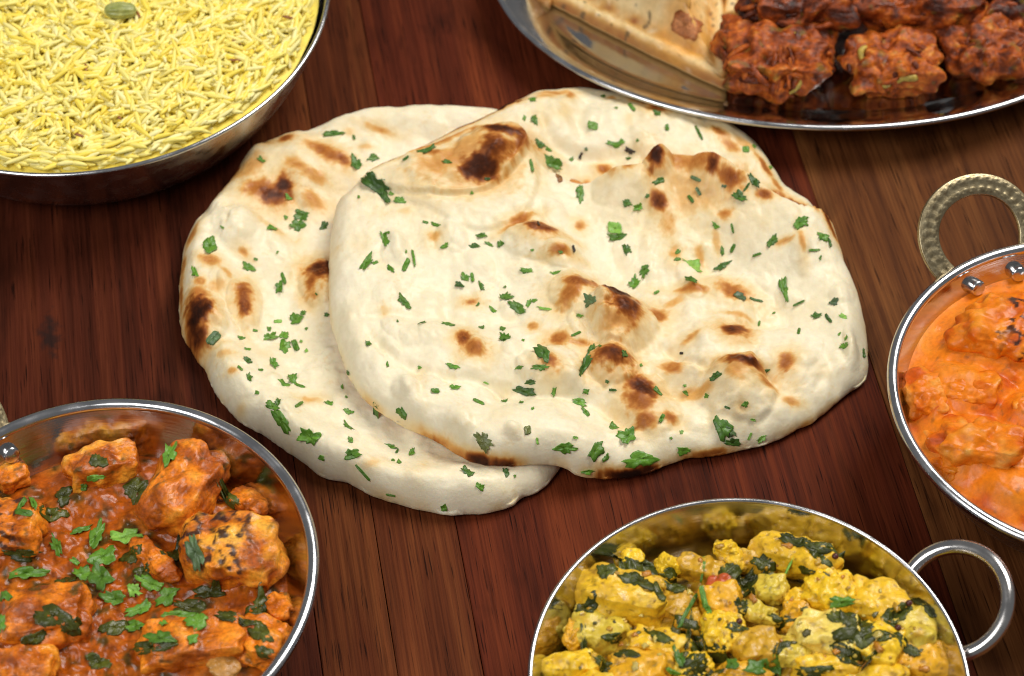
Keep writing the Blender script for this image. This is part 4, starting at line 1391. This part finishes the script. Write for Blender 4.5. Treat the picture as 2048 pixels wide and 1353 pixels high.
def frag(seed, kind):
    """outline radius over angle for a torn leaf fragment; unit half length 1 along x, half width 1 along y"""
    rs = np.random.RandomState(seed)
    n = 34
    a = np.linspace(0, 2 * math.pi, n, endpoint=False)
    if kind == 'strip':
        r = (np.abs(np.cos(a)) ** 4 + np.abs(np.sin(a)) ** 4) ** -0.25 * (1 + 0.06 * rs.normal(size=n))
    elif kind == 'square':
        q = (np.abs(np.cos(a + 0.2)) ** 5 + np.abs(np.sin(a + 0.2)) ** 5) ** -0.2
        r = 0.9 * q * (1 + 0.05 * rs.normal(size=n))
    elif kind == 'wilt':
        r = 0.85 * (1 + 0.22 * np.sin(2 * a + rs.rand() * 6) + 0.18 * np.sin(3 * a + rs.rand() * 6) + 0.10 * rs.normal(size=n))
    else:
        k = rs.randint(3, 6)
        r = 0.80 + 0.15 * np.cos(k * a + rs.rand() * 6) + 0.09 * np.cos((2 * k + 1) * a + rs.rand() * 6) + 0.07 * np.cos(11 * a + rs.rand() * 6)
        cut = rs.rand() * 6.28
        dd = np.cos(a - cut)
        r = np.where(dd > 0.55, np.minimum(r, 0.50 / np.maximum(dd, 0.3)), r)
        r *= 1 + 0.05 * rs.normal(size=n)
    r = np.clip(r, 0.25, 1.25)
    x, y = r * np.cos(a), r * np.sin(a)
    return np.stack([x / np.abs(x).max(), y / np.abs(y).max()], 1)


LEAFC = {'fresh': ((0.062, 0.175, 0.014), (0.14, 0.29, 0.028)), 'light': ((0.15, 0.34, 0.04), (0.26, 0.46, 0.08)), 'dark': ((0.036, 0.098, 0.011), (0.075, 0.17, 0.020)), 'grey': ((0.075, 0.135, 0.055), (0.12, 0.19, 0.075)),
         'olive': ((0.13, 0.16, 0.035), (0.20, 0.21, 0.05)), 'char': ((0.014, 0.012, 0.009), (0.05, 0.03, 0.015)), 'toast': ((0.30, 0.13, 0.03), (0.10, 0.04, 0.015)), 'crust': ((0.30, 0.085, 0.02), (0.46, 0.19, 0.07)), 'spin': ((0.036, 0.046, 0.005), (0.090, 0.100, 0.011))}


def leaf(key, u, v, Lp, Wp, ang, kind, tone, seed, name, mat, conform=0.75, lift=0.035, curl=0.12, cup=0.0, thick=0.022):
    h = hit(key, u, v)
    if h is None:
        return None
    p, n = h
    if n[2] < 0:
        n = -n
    n = n * 0.6 + np.array([0, 0, 0.4])
    n /= np.linalg.norm(n)
    a = math.radians(ang)

    def onp(du, dv):
        r = ray(u + du, v + dv)
        return CAM + r * (((p - CAM) @ n) / (r @ n)) - p
    ex = onp(math.cos(a) * Lp / 2, math.sin(a) * Lp / 2)
    ey = onp(-math.sin(a) * Wp / 2, math.cos(a) * Wp / 2)
    lx, ly = np.linalg.norm(ex), np.linalg.norm(ey)
    kp = float((p - CAM) @ FW) / FPX
    lx, ly = min(lx, Lp * kp * 0.75), min(ly, Wp * kp * 0.8)
    ex, ey = ex / np.linalg.norm(ex) * lx, ey / np.linalg.norm(ey) * ly
    O = frag(seed, kind)
    n_o = len(O)
    rings = [0.02, 0.4, 0.75, 1.0]
    UV = np.concatenate([O * s for s in rings])
    rs = np.random.RandomState(seed + 5)
    P = UV[:, :1] * ex + UV[:, 1:] * ey
    q = np.c_[UV, np.zeros(len(UV))]
    rad = np.linalg.norm(UV, axis=1)
    sz = min(lx, ly * 2)
    up = curl * sz * (0.8 * noise(q, 1.1, seed) + 0.25 * noise(q, 3.0, seed + 3)) + curl * sz * 0.7 * (UV[:, 0] ** 2) * (rs.rand() * 1.2 - 0.1) + cup * sz * UV[:, 1] ** 2
    vein = np.exp(-(UV[:, 1] / 0.10) ** 2) + 0.6 * np.exp(-((np.abs(UV[:, 1]) - 0.5 * (UV[:, 0] + 1) * 0.5) / 0.09) ** 2)
    up = up - 0.035 * sz * vein
    base = np.zeros(len(P))
    for i in range(len(P)):
        w = p + P[i]
        hh = BVH[key].ray_cast(Vector(w + n * 1.2), Vector(-n), 2.4)
        if hh[0] is not None:
            base[i] = np.clip((np.array(hh[0]) - w) @ n, -0.5, 0.8)
    bump_ = base * conform
    up = bump_ + lift + np.maximum(up, -lift * 0.6 - 0.0 * bump_)
    low = np.maximum(up, base + 0.012)
    T = P + n * low[:, None]
    B = P + n * (low - thick)[:, None]
    nr_ = len(rings)
    F = grid_faces(nr_, n_o).tolist()
    m = len(T)
    F += [[x + m for x in f[::-1]] for f in F]
    e = (nr_ - 1) * n_o
    F += [[e + j, e + j + m, e + (j + 1) % n_o + m, e + (j + 1) % n_o] for j in range(n_o)]
    F.append(list(range(n_o))[::-1])
    c0, c1 = LEAFC[tone]
    sh = np.clip(0.35 + 0.45 * noise(q, 1.6, seed + 8) + 0.55 * vein * (0.4 if kind == 'strip' else 0.8), 0, 1)
    c = mixc(np.tile(c0, (m, 1)).astype(float), c1, sh) * (0.70 + 0.6 * rs.rand())
    o = mesh(name, np.concatenate([T, B]), F, mat, None, np.concatenate([c, c]), p)
    return o


def A_(x, y): return 340 + x / 2.8194, 160 + y / 2.8194
def B_(x, y): return 340 + x / 2.8194, 560 + y / 2.8194
def C_(x, y): return 1000 + x / 2.6947, 160 + y / 2.6947
def D_(x, y): return 1000 + x / 2.6947, 560 + y / 2.6947


LEAVES = []
for fn, sc, rows in (
    (A_, 2.8194, '920,307,140,35,-5 1037,328,30,12,70,s 515,455,55,22,35 1050,480,115,60,65,l,dark 1150,440,90,45,-20 1150,590,190,95,40,l,dark 1205,650,110,50,60,l,dark 1295,683,75,40,15 1245,645,40,25,0,l,light 1445,395,120,40,-20,l,dark 1565,465,70,22,10 1330,445,45,15,-30,s,dark 1065,663,22,15,90 668,665,55,35,30 745,765,100,70,-20 725,820,110,70,-10 652,775,35,22,60 573,838,70,25,5 225,940,85,75,80,q 142,1087,70,45,70 447,1060,85,40,10 607,973,25,12,-50 483,1013,25,8,20,s 295,832,30,15,30,l,light 640,1120,70,20,70,s 620,1170,90,50,-70 870,830,70,40,-50,l,dark 1212,905,100,50,75 1233,863,30,15,0 1105,1035,130,50,-55 1157,1033,45,18,-10 1245,1065,65,30,40 1330,1045,80,28,-65,s 1372,1005,110,14,80,s 1330,970,30,12,-80 1440,805,35,12,10,s 1505,822,70,20,20 1755,880,70,30,-5 1700,638,25,20,0 1720,940,75,35,10,l,dark 1800,930,60,20,30 1865,925,55,35,-40 1548,940,55,25,-30 1665,1118,60,45,40 1705,1118,50,20,80,s 1635,1160,60,30,10,l,dark 1753,1165,70,30,55 2000,1078,60,28,10 1325,1255,110,45,40 1890,1235,105,40,0 1960,1290,140,60,45 1735,1270,30,15,-60 1822,1300,60,25,40 1890,1170,25,12,0 885,1325,40,25,-20,l,dark 825,1210,20,10,30 1790,560,35,12,0,s,dark'),
    (B_, 2.8194, '710,228,90,70,-40 750,190,45,30,-30 608,235,50,18,-5,s,light 770,278,22,18,0 560,280,40,25,40 480,287,30,8,0,s 245,330,95,55,-40,q,grey 403,330,50,22,10 565,330,95,36,-10,l,light 640,312,65,40,10 640,380,85,70,-60 707,370,70,30,65,s 740,348,20,18,0,l,light 768,400,25,22,0,l,light 438,392,40,12,0,s 437,457,60,28,25,l,dark 580,470,85,45,50 395,500,40,10,40,s 510,510,30,10,0,s 445,550,60,40,70 690,555,80,55,70 645,590,95,30,20 735,600,60,18,20,s 493,637,38,25,-20 970,608,30,20,60 995,662,20,10,20 630,790,180,70,60 575,715,100,50,25 612,690,60,35,-70 725,705,80,18,-40,s 897,697,60,30,15 1000,743,75,30,15 795,890,150,80,10 1003,830,90,28,55 1020,905,50,35,40 853,1005,45,30,10 1030,990,110,65,-15 1090,1090,130,18,50,s 1250,940,90,25,25 1280,970,30,10,-60,s,dark 1362,975,55,35,-40 1295,1030,35,25,30 1255,1018,25,20,0 1245,1215,60,13,10,s 1548,1285,50,40,-50 1745,1168,60,45,30 1680,1085,85,40,40,l,dark 1897,1090,70,30,60,l,dark 1945,1108,18,18,0 1190,755,90,45,-20,l,dark 1310,750,80,55,40 1005,525,40,20,60,l,dark 1115,362,50,28,0 1225,478,35,15,70 1283,235,18,10,60 1408,497,25,20,30 1420,247,55,14,-10 1570,250,80,35,10 1760,272,45,35,0 1875,278,30,30,-50 1890,332,80,45,20 1990,343,20,15,0 1590,487,100,30,20 1605,610,70,28,10 1495,632,55,22,5,q 1740,690,75,16,25,s 1780,583,45,14,15,l,light 1890,685,45,20,-25 1980,693,25,15,0 1970,495,55,20,-20 1765,915,130,90,50,l,olive 2015,850,40,44,0,q,olive'),
    (C_, 2.6947, '175,107,50,35,0 185,212,70,40,80 132,205,40,18,-80,l,light 500,250,65,40,20,q,light 553,90,30,15,10 628,152,28,10,0 710,147,60,20,50,s 850,183,60,28,25 900,262,40,20,90,q 1072,288,90,14,65,s 1325,375,42,32,15,q 1370,358,30,25,0 1457,475,22,18,0 215,345,70,45,40 265,378,50,20,20 620,350,110,30,10 655,335,40,28,0 740,328,25,15,0 700,382,65,35,20,l,char 693,425,35,22,0,l,dark 280,450,130,60,20 170,463,70,18,75,s 383,430,28,22,0 465,375,25,20,0,l,grey 432,415,50,16,-70,l,char 318,530,55,28,70,s,toast 435,610,130,55,95 680,665,75,40,10 745,690,80,35,-20 860,545,90,30,-20,l,dark 795,628,30,22,-60,l,dark 1055,535,70,18,25,s,grey 1070,603,50,18,60,s,grey 1028,643,50,18,50,s,dark 1210,575,35,15,10,l,grey 1365,545,110,40,50,l,dark 1290,635,100,55,30,l,dark 1330,580,60,10,-50,s,dark 1165,790,60,28,40 1253,803,55,10,80,s 620,805,85,60,10,q,light 640,852,125,32,-5 680,915,65,60,0,l,dark 780,1025,100,50,-70 725,1105,65,55,-40 955,930,40,25,-30 1040,1000,140,75,25,l,light 955,968,40,20,10 1022,1078,90,25,15 1200,1000,120,35,-30,l,dark 1200,925,60,25,75 1255,910,55,18,-60,s 1385,945,55,10,-15,s 1465,870,90,45,-40 1615,770,110,60,-20 1740,845,80,45,20 1775,880,50,12,70,s,dark 1692,920,70,10,-5,s 1725,960,30,15,90 1530,1130,140,45,80 1610,1205,75,12,-25,s 1290,1170,80,40,15,l,grey 1380,1188,80,9,10,s,dark 1800,1195,60,45,-30,l,grey 1705,1275,65,35,10,l,dark 1770,1290,60,16,55,s,dark 1850,1278,55,25,30,l,light 1475,1257,25,12,-30 845,1150,35,12,-30,s 145,1030,80,28,10 300,1043,65,20,-10 328,930,35,18,20 395,912,40,12,70,s,char 207,778,35,12,80,s,char 485,1190,80,70,80,l,grey 430,1270,45,22,10 240,1235,90,18,10,l,light 155,1210,50,25,-70 185,1190,45,22,-20 175,920,25,10,0'),
    (D_, 2.6947, '12,265,30,30,-60 25,320,60,35,10 410,292,60,12,-25,s 235,395,135,75,50,l,dark 450,470,170,48,-72,l,dark 500,375,75,55,-20,l,dark 215,470,110,40,0 103,473,55,22,-15 160,555,75,25,0,l,dark 130,605,140,45,10,l,dark 292,605,60,30,-80 540,358,25,12,40 672,400,50,40,20,l,dark 758,463,25,20,0 578,548,28,25,0,l,dark 465,603,50,30,0 608,597,45,8,5,s,dark 425,660,100,40,20 460,715,80,30,60 25,655,40,20,-20 117,663,28,12,0 175,697,25,12,-40 150,810,36,44,0,q,olive 345,905,150,65,5 405,853,30,12,10,s,light 200,870,40,7,80,s,light 515,920,125,90,-60 567,965,65,30,-60 690,845,140,80,-10 610,795,60,40,40 760,965,230,85,-10 985,920,85,60,10 470,1035,85,30,0 1195,800,150,110,60,l,dark 1240,820,90,60,20,l,grey 1255,880,110,50,10,l,dark 1410,855,70,35,-50,l,light 1345,845,45,10,-70,s,light 980,822,30,22,0,l,light 920,855,22,15,0 870,748,50,20,-65,s 850,605,60,18,40,s 1000,612,40,22,50 995,570,25,20,0 1113,628,35,25,10 1165,520,85,42,-25,l,dark 1440,490,35,20,0,l,dark 1320,670,40,35,0 1360,755,40,14,15,l,light 1395,238,32,12,-80,s 1610,280,42,16,-80,s 1828,293,25,15,-40 1868,315,35,16,-50 1858,358,60,35,-10 1962,400,60,26,70,l,dark 1225,690,35,9,20,s,dark 978,398,22,9,0,s,char')):
    for r in rows.split():
        q = r.split(',')
        x, y, L_, w_, an = map(float, q[:5])
        kd = {'l': 'leaf', 's': 'strip', 'q': 'square'}[q[5]] if len(q) > 5 else 'leaf'
        u, v = fn(x, y)
        LEAVES.append((u, v, L_ / sc, w_ / sc, an, kd, q[6] if len(q) > 6 else 'fresh'))

MARKS = [(1230, 625, 'the big double blister'), (950, 320, 'the burnt fold'), (1460, 680, 'the white bubble with a brown cap'), (1222, 730, 'the round brown blister'), (1490, 750, 'the arched brown blister'), (1285, 795, 'the ragged scorch mark'), (930, 710, 'the lone brown patch'), (1080, 480, 'the brown-topped bump'), (1310, 330, 'the darkest round spot on the ridge'), (1425, 350, 'the second dark spot on the ridge'), (1310, 212, 'the brown streak on the far lobe'), (1390, 565, 'the tan ridge'), (1735, 740, 'the pointed right corner'), (1200, 955, 'the charred front lip'), (1660, 450, 'the browned upper right edge'), (1080, 200, 'the far pale lobe'), (670, 560, 'the left edge'), (800, 860, 'the lower left edge')]
MARKB = [(545, 398, 'the burnt blister at the top'), (395, 648, 'the large burnt left blister'), (488, 612, 'the oval brown spot'), (640, 548, 'the half-hidden brown blister'), (655, 320, 'the brown streaks at the back'), (450, 376, 'the blackened rim'), (430, 780, 'the lower left edge'), (600, 910, 'the front left edge'), (900, 1020, 'the front edge'), (740, 800, 'the shaded strip')]
TW = {'fresh': 'green', 'light': 'pale green', 'dark': 'dark green', 'grey': 'dull grey-green', 'olive': 'olive', 'char': 'blackened', 'toast': 'browned'}
KW = {'leaf': 'coriander fragment', 'strip': 'coriander stem', 'square': 'square coriander piece'}
seen_labels = set()


def dirword(u, v, mu, mv):
    dx, dy = u - mu, v - mv
    if math.hypot(dx, dy) < 32:
        return 'on'
    a = math.degrees(math.atan2(dy, dx)) % 360
    return ['right of', 'below and right of', 'below', 'below and left of', 'left of', 'above and left of', 'above', 'above and right of'][int((a + 22.5) // 45) % 8]


def pip(u, v, poly):
    ins = False
    for (a, b), (c, d) in zip(poly, poly[1:] + poly[:1]):
        if (b > v) != (d > v) and u < (c - a) * (v - b) / (d - b) + a:
            ins = not ins
    return ins


fpoly = [(u, v) for u, v, z in FRONT]
for i, (u, v, L_, w_, an, kd, tone) in enumerate(LEAVES):
    o = leaf('naan', u, v, max(L_, 7), max(w_ * 1.12, 5), an, kd, tone, 1000 + i, 'coriander_piece', leaf_m, curl=0.30, cup=(0.0, 0.25, 0.0, -0.1)[i % 4])
    if o is None:
        continue
    front = pip(u, v, fpoly)
    ms = sorted(MARKS if front else MARKB, key=lambda m: math.hypot(m[0] - u, m[1] - v))
    size = 'large' if L_ * w_ > 1100 else ('small' if L_ * w_ > 260 else 'tiny')
    for m in ms:
        lb = '%s %s %s %s %s' % (size, TW[tone], KW[kd], dirword(u, v, m[0], m[1]), m[2])
        if not front:
            lb += ' of the lower naan'
        if lb not in seen_labels and len(lb.split()) <= 16:
            break
    seen_labels.add(lb)
    tag(o, lb, 'herb piece', 'chopped coriander on the naan breads')

# coriander on the curries
LEFT_L = '768,350,110,55,-60 430,447,90,28,0 383,498,35,25,-50 110,610,75,22,10,s 150,565,70,22,70,s 100,575,60,18,-60,s 435,720,130,55,-65 370,690,110,28,-25 565,720,170,60,0,l,light 262,765,90,40,55 115,885,190,50,0 465,810,110,75,0 375,890,100,55,0 465,900,110,90,30 525,1005,120,65,15 695,935,130,50,25 610,965,75,45,10,l,light 765,985,120,65,-50 645,1045,130,45,-25 815,1075,140,22,0,s 905,1105,100,60,-30 625,1125,85,45,-20 750,1120,40,25,0 735,1185,140,60,10 25,985,70,50,0 5,1110,40,70,0 895,785,150,65,75,l,grey 345,830,50,25,20 880,1185,50,40,-50'
LWORD = ['curled coriander leaf against the tall chicken piece', 'small coriander sprig on the back left chicken piece', 'tiny coriander piece in front of the back left chicken piece', 'bottom shred of a coriander ring on the charred left chicken', 'right shred of a coriander ring on the charred left chicken', 'left shred of a coriander ring on the charred left chicken', 'upright coriander strip in the middle of the left curry', 'slanting coriander strip left of the upright one', 'pale coriander leaf right of the upright strip', 'coriander leaf hanging left of the middle of the left curry', 'long coriander leaf lying level at the left of the left curry', 'top leaf of the biggest coriander cluster', 'left leaf of the biggest coriander cluster', 'centre leaf of the biggest coriander cluster', 'coriander leaf below the biggest cluster, beside the pale crumb', 'coriander leaf right of the biggest cluster', 'pale coriander leaf just right of the biggest cluster', 'slanting coriander leaf in the right cluster of the left curry', 'lower left leaf of the right cluster in the left curry', 'thin coriander stem in the right cluster of the left curry', 'coriander leaf at the right end of the stem in the left curry', 'coriander leaf below the right cluster in the left curry', 'tiny coriander bit above the near chicken piece', 'coriander leaf on the long near chicken piece', 'coriander leaf at the left edge of the left curry', 'coriander leaf at the left edge, lowest in the left curry', 'grey-green coriander leaf on the charred cubed chicken piece', 'small coriander bit above the biggest cluster', 'coriander bit at the right end of the long near chicken piece']
for i, r in enumerate(LEFT_L.split()):
    q = r.split(',')
    x, y, L_, w_, an = map(float, q[:5])
    o = leaf('lef', x / 2.282, 760 + y / 2.282, L_ / 2.282 * 1.25, w_ / 2.282 * 1.35, an, {'l': 'leaf', 's': 'strip'}[q[5]] if len(q) > 5 else 'leaf', q[6] if len(q) > 6 else 'fresh', 2000 + i, 'coriander_piece', leaf_m, 0.45, 0.08, 0.40)
    if o:
        tag(o, LWORD[i], 'herb piece', 'coriander on the left curry')
POT_L = '685,490,150,12,-58,s 735,360,85,32,50 745,440,80,20,75,s 762,480,55,25,60 1085,352,85,42,10,l,light 1310,460,90,45,0 650,690,95,35,60 865,715,50,45,0 955,730,95,60,0 1040,725,75,65,-30 610,738,70,22,20'
PWORD = ['long coriander stem in the middle of the potato curry', 'top leaf of the long coriander stem in the potato curry', 'upper stalk of the long coriander sprig in the potato curry', 'small side leaf of the long coriander sprig in the potato curry', 'pale coriander leaf behind the square vegetable cube', 'coriander leaf on the bright yellow cauliflower chunk', 'coriander leaf near the bottom left of centre in the potato curry', 'coriander bit left of the bottom pair in the potato curry', 'left leaf of the bottom pair in the potato curry', 'right leaf of the bottom pair in the potato curry', 'coriander shred at the bottom edge left of centre in the potato curry']
for i, r in enumerate(POT_L.split()):
    q = r.split(',')
    x, y, L_, w_, an = map(float, q[:5])
    u, v = pc(x, y)
    o = leaf('pot', u, v, L_ / 2.0317 * 1.2, w_ / 2.0317 * 1.3, an, {'l': 'leaf', 's': 'strip'}[q[5]] if len(q) > 5 else 'leaf', q[6] if len(q) > 6 else 'fresh', 2100 + i, 'coriander_piece', leaf_m, 0.45, 0.10, 0.35)
    if o:
        tag(o, PWORD[i], 'herb piece', 'coriander on the potato curry')

# wilted spinach
PLM = [(*pc(x, y), w) for x, y, w in ((420, 440, 'the largest potato chunk'), (1125, 275, 'the long back potato chunk'), (1262, 420, 'the bright yellow cauliflower chunk'), (1450, 470, 'the right potato chunk'), (1255, 590, 'the pale peeled potato chunk'), (820, 575, 'the middle yellow floret'), (818, 388, 'the red tomato piece'), (1022, 405, 'the square vegetable cube'), (560, 640, 'the flat near-left potato chunk'), (1455, 640, 'the sunny yellow potato chunk'))]
CLM = [(206, 935, 'the pale-topped back left chicken'), (366, 985, 'the tall chicken piece'), (470, 1110, 'the big charred chicken cube'), (28, 1062, 'the charred left chicken piece'), (200, 1150, 'the biggest coriander cluster'), (385, 1290, 'the long near chicken piece'), (447, 1330, 'the pale onion piece'), (95, 1240, 'the lower left chicken piece'), (308, 1122, 'the diagonal chicken strip')]
SP_P = '430,310,70,110,70 480,370,150,55,20 540,330,110,50,-10 640,395,110,45,5 905,395,90,150,80 1150,215,220,60,15 1215,275,120,40,30 1400,220,230,60,12 1370,565,90,180,75 690,590,90,150,70 740,650,90,90,30 1000,310,120,45,25 1420,690,220,60,8 740,745,160,60,0 1540,505,110,60,-20 330,690,110,50,30 390,250,60,90,80 570,420,90,50,60 880,560,90,40,0 1050,560,110,35,20 1330,680,140,45,15 1190,740,150,60,0 560,590,120,45,20 270,480,60,90,70 1290,520,90,45,30 1060,640,100,40,-30 420,660,130,40,10 1570,640,120,50,30 950,440,90,30,70 1650,470,120,40,35 1480,590,50,90,80 810,690,90,40,0 480,310,120,60,10 620,350,100,40,20 350,330,90,60,-20 1100,200,90,60,40 1250,235,160,50,20 960,350,60,100,70 860,330,70,80,60 1340,520,80,80,40 1400,610,60,120,70 660,540,60,120,80 720,700,80,110,60 900,470,60,60,0 1160,330,80,40,0 380,600,90,40,0 250,640,120,60,10 1500,540,80,50,30'
SP_L = '210,395,170,90,10 450,370,60,80,80 290,530,90,80,-30 235,620,60,150,85 630,510,120,110,-40 240,1080,180,110,25 330,1130,90,90,0 690,1220,220,60,-10 880,1040,170,60,15 1180,1040,90,120,70 1060,1080,180,50,10 520,1130,70,130,60 100,800,130,60,10 950,970,140,50,5 1040,530,120,40,30 790,800,60,110,60 650,880,80,60,0 450,1290,120,80,0 160,1180,60,100,60 840,1060,90,60,20 600,800,60,120,65 1190,1150,110,80,40 300,920,90,50,0 1200,1240,90,60,20'
for key, rows, fn, sc, sd, nmw in (('pot', SP_P, pc, 2.0317, 3000, 'dark wilted spinach shred in the potato curry'), ('lef', SP_L, lambda x, y: (x / 2.282, 760 + y / 2.282), 2.282, 3200, 'dark glossy spinach shred in the brown-orange curry')):
    for i, r in enumerate(rows.split()):
        x, y, L_, w_, an = map(float, r.split(','))
        u, v = fn(x, y)
        o = leaf(key, u, v, L_ / sc * 1.15, w_ / sc * 1.15, an, 'wilt', 'spin', sd + i, 'spinach_shred', spinach_m, 0.95, 0.025, 0.16, 0.0, 0.04)
        if o:
            ms = sorted(PLM if key == 'pot' else CLM, key=lambda m: math.hypot(m[0] - u, m[1] - v))
            for m in ms[:6]:
                lb = '%s spinach shred %s %s' % ('large dark' if L_ * w_ > 9000 else 'small dark', dirword(u, v, m[0], m[1]), m[2])
                if lb not in seen_labels:
                    break
            seen_labels.add(lb)
            tag(o, lb, 'spinach', 'spinach shreds in the ' + ('potato' if key == 'pot' else 'brown-orange') + ' curry')

# mustard seeds on the potato curry
for i, (x, y, lb) in enumerate([(478, 328, 'mustard seed on the spinach over the largest potato chunk'), (1280, 275, 'mustard seed on the end of the long potato chunk'), (1635, 440, 'mustard seed nearest the right wall of the potato curry'), (1580, 465, 'mustard seed on the potato chunk left of the one by the wall'), (1535, 565, 'mustard seed low on the right-hand potato chunk'), (890, 540, 'mustard seed beside the cauliflower floret in the middle'), (1255, 190, 'mustard seed at the back of the long potato chunk'), (1360, 330, 'mustard seed on the dark spinach by the right wall')]):
    u, v = pc(x, y)
    h = hit('pot', u, v)
    if h is None:
        continue
    V, F, nm, nf = lump((0.115, 0.11, 0.105), 0.0, (0, 0, 0), 700 + i, 10, 0.03, 0, 0)
    o = mesh('mustard_seed', V, F, seed_m, None, np.tile((0.085, 0.018, 0.012), (len(V), 1)), h[0] + np.array([0, 0, 0.07]))
    tag(o, lb, 'spice seed', 'mustard seeds on the potato curry')

# brown crust fragment on the nearest samosa
o = leaf('samosa', 1372, 52, 62, 52, 30, 'square', 'crust', 91, 'crust_fragment', bhaji_m, 0.7, 0.05, 0.12, 0.0, 0.08)
if o:
    tag(o, 'brown crust fragment stuck on the nearest samosa', 'crust fragment')

# small crumbs of onion, garlic and masala lying over the potato curry (too small and many to count)
for key, C, R, cols, nm_, lb, cnt in (('pot', POT, 6.0, ((0.62, 0.36, 0.02), (0.46, 0.25, 0.015), (0.58, 0.44, 0.09), (0.09, 0.08, 0.012), (0.50, 0.20, 0.012)), 'masala_crumbs', 'yellow masala crumbs scattered over the potato curry', 260),):
    parts = []
    rs = np.random.RandomState(len(lb))
    for i in range(cnt):
        r_, t_ = R * math.sqrt(rs.rand()), rs.rand() * 6.283
        q = BVH[key].ray_cast(Vector((C[0] + r_ * math.cos(t_), C[1] + r_ * math.sin(t_), 9.0)), Vector((0, 0, -1)))
        if q[0] is None:
            continue
        s_ = 0.04 + 0.08 * rs.rand() ** 2
        V, F, nm, nf = lump((s_ * (1 + rs.rand()), s_, s_ * 0.7), 0.4, (0, 0, rs.rand() * 6), 900 + i % 40, 5, 0.35, 0.03, 0.0)
        parts.append((V + np.array(q[0]), F, np.tile(cols[rs.randint(len(cols))], (len(V), 1)) * (0.8 + 0.4 * rs.rand())))
    V, F, c = join(parts)
    org = np.array([C[0], C[1], 3.0])
    tag(mesh(nm_, V - org, F, potato_m if key == 'pot' else chicken_m, None, c, org), lb, 'curry crumbs', kind='stuff')
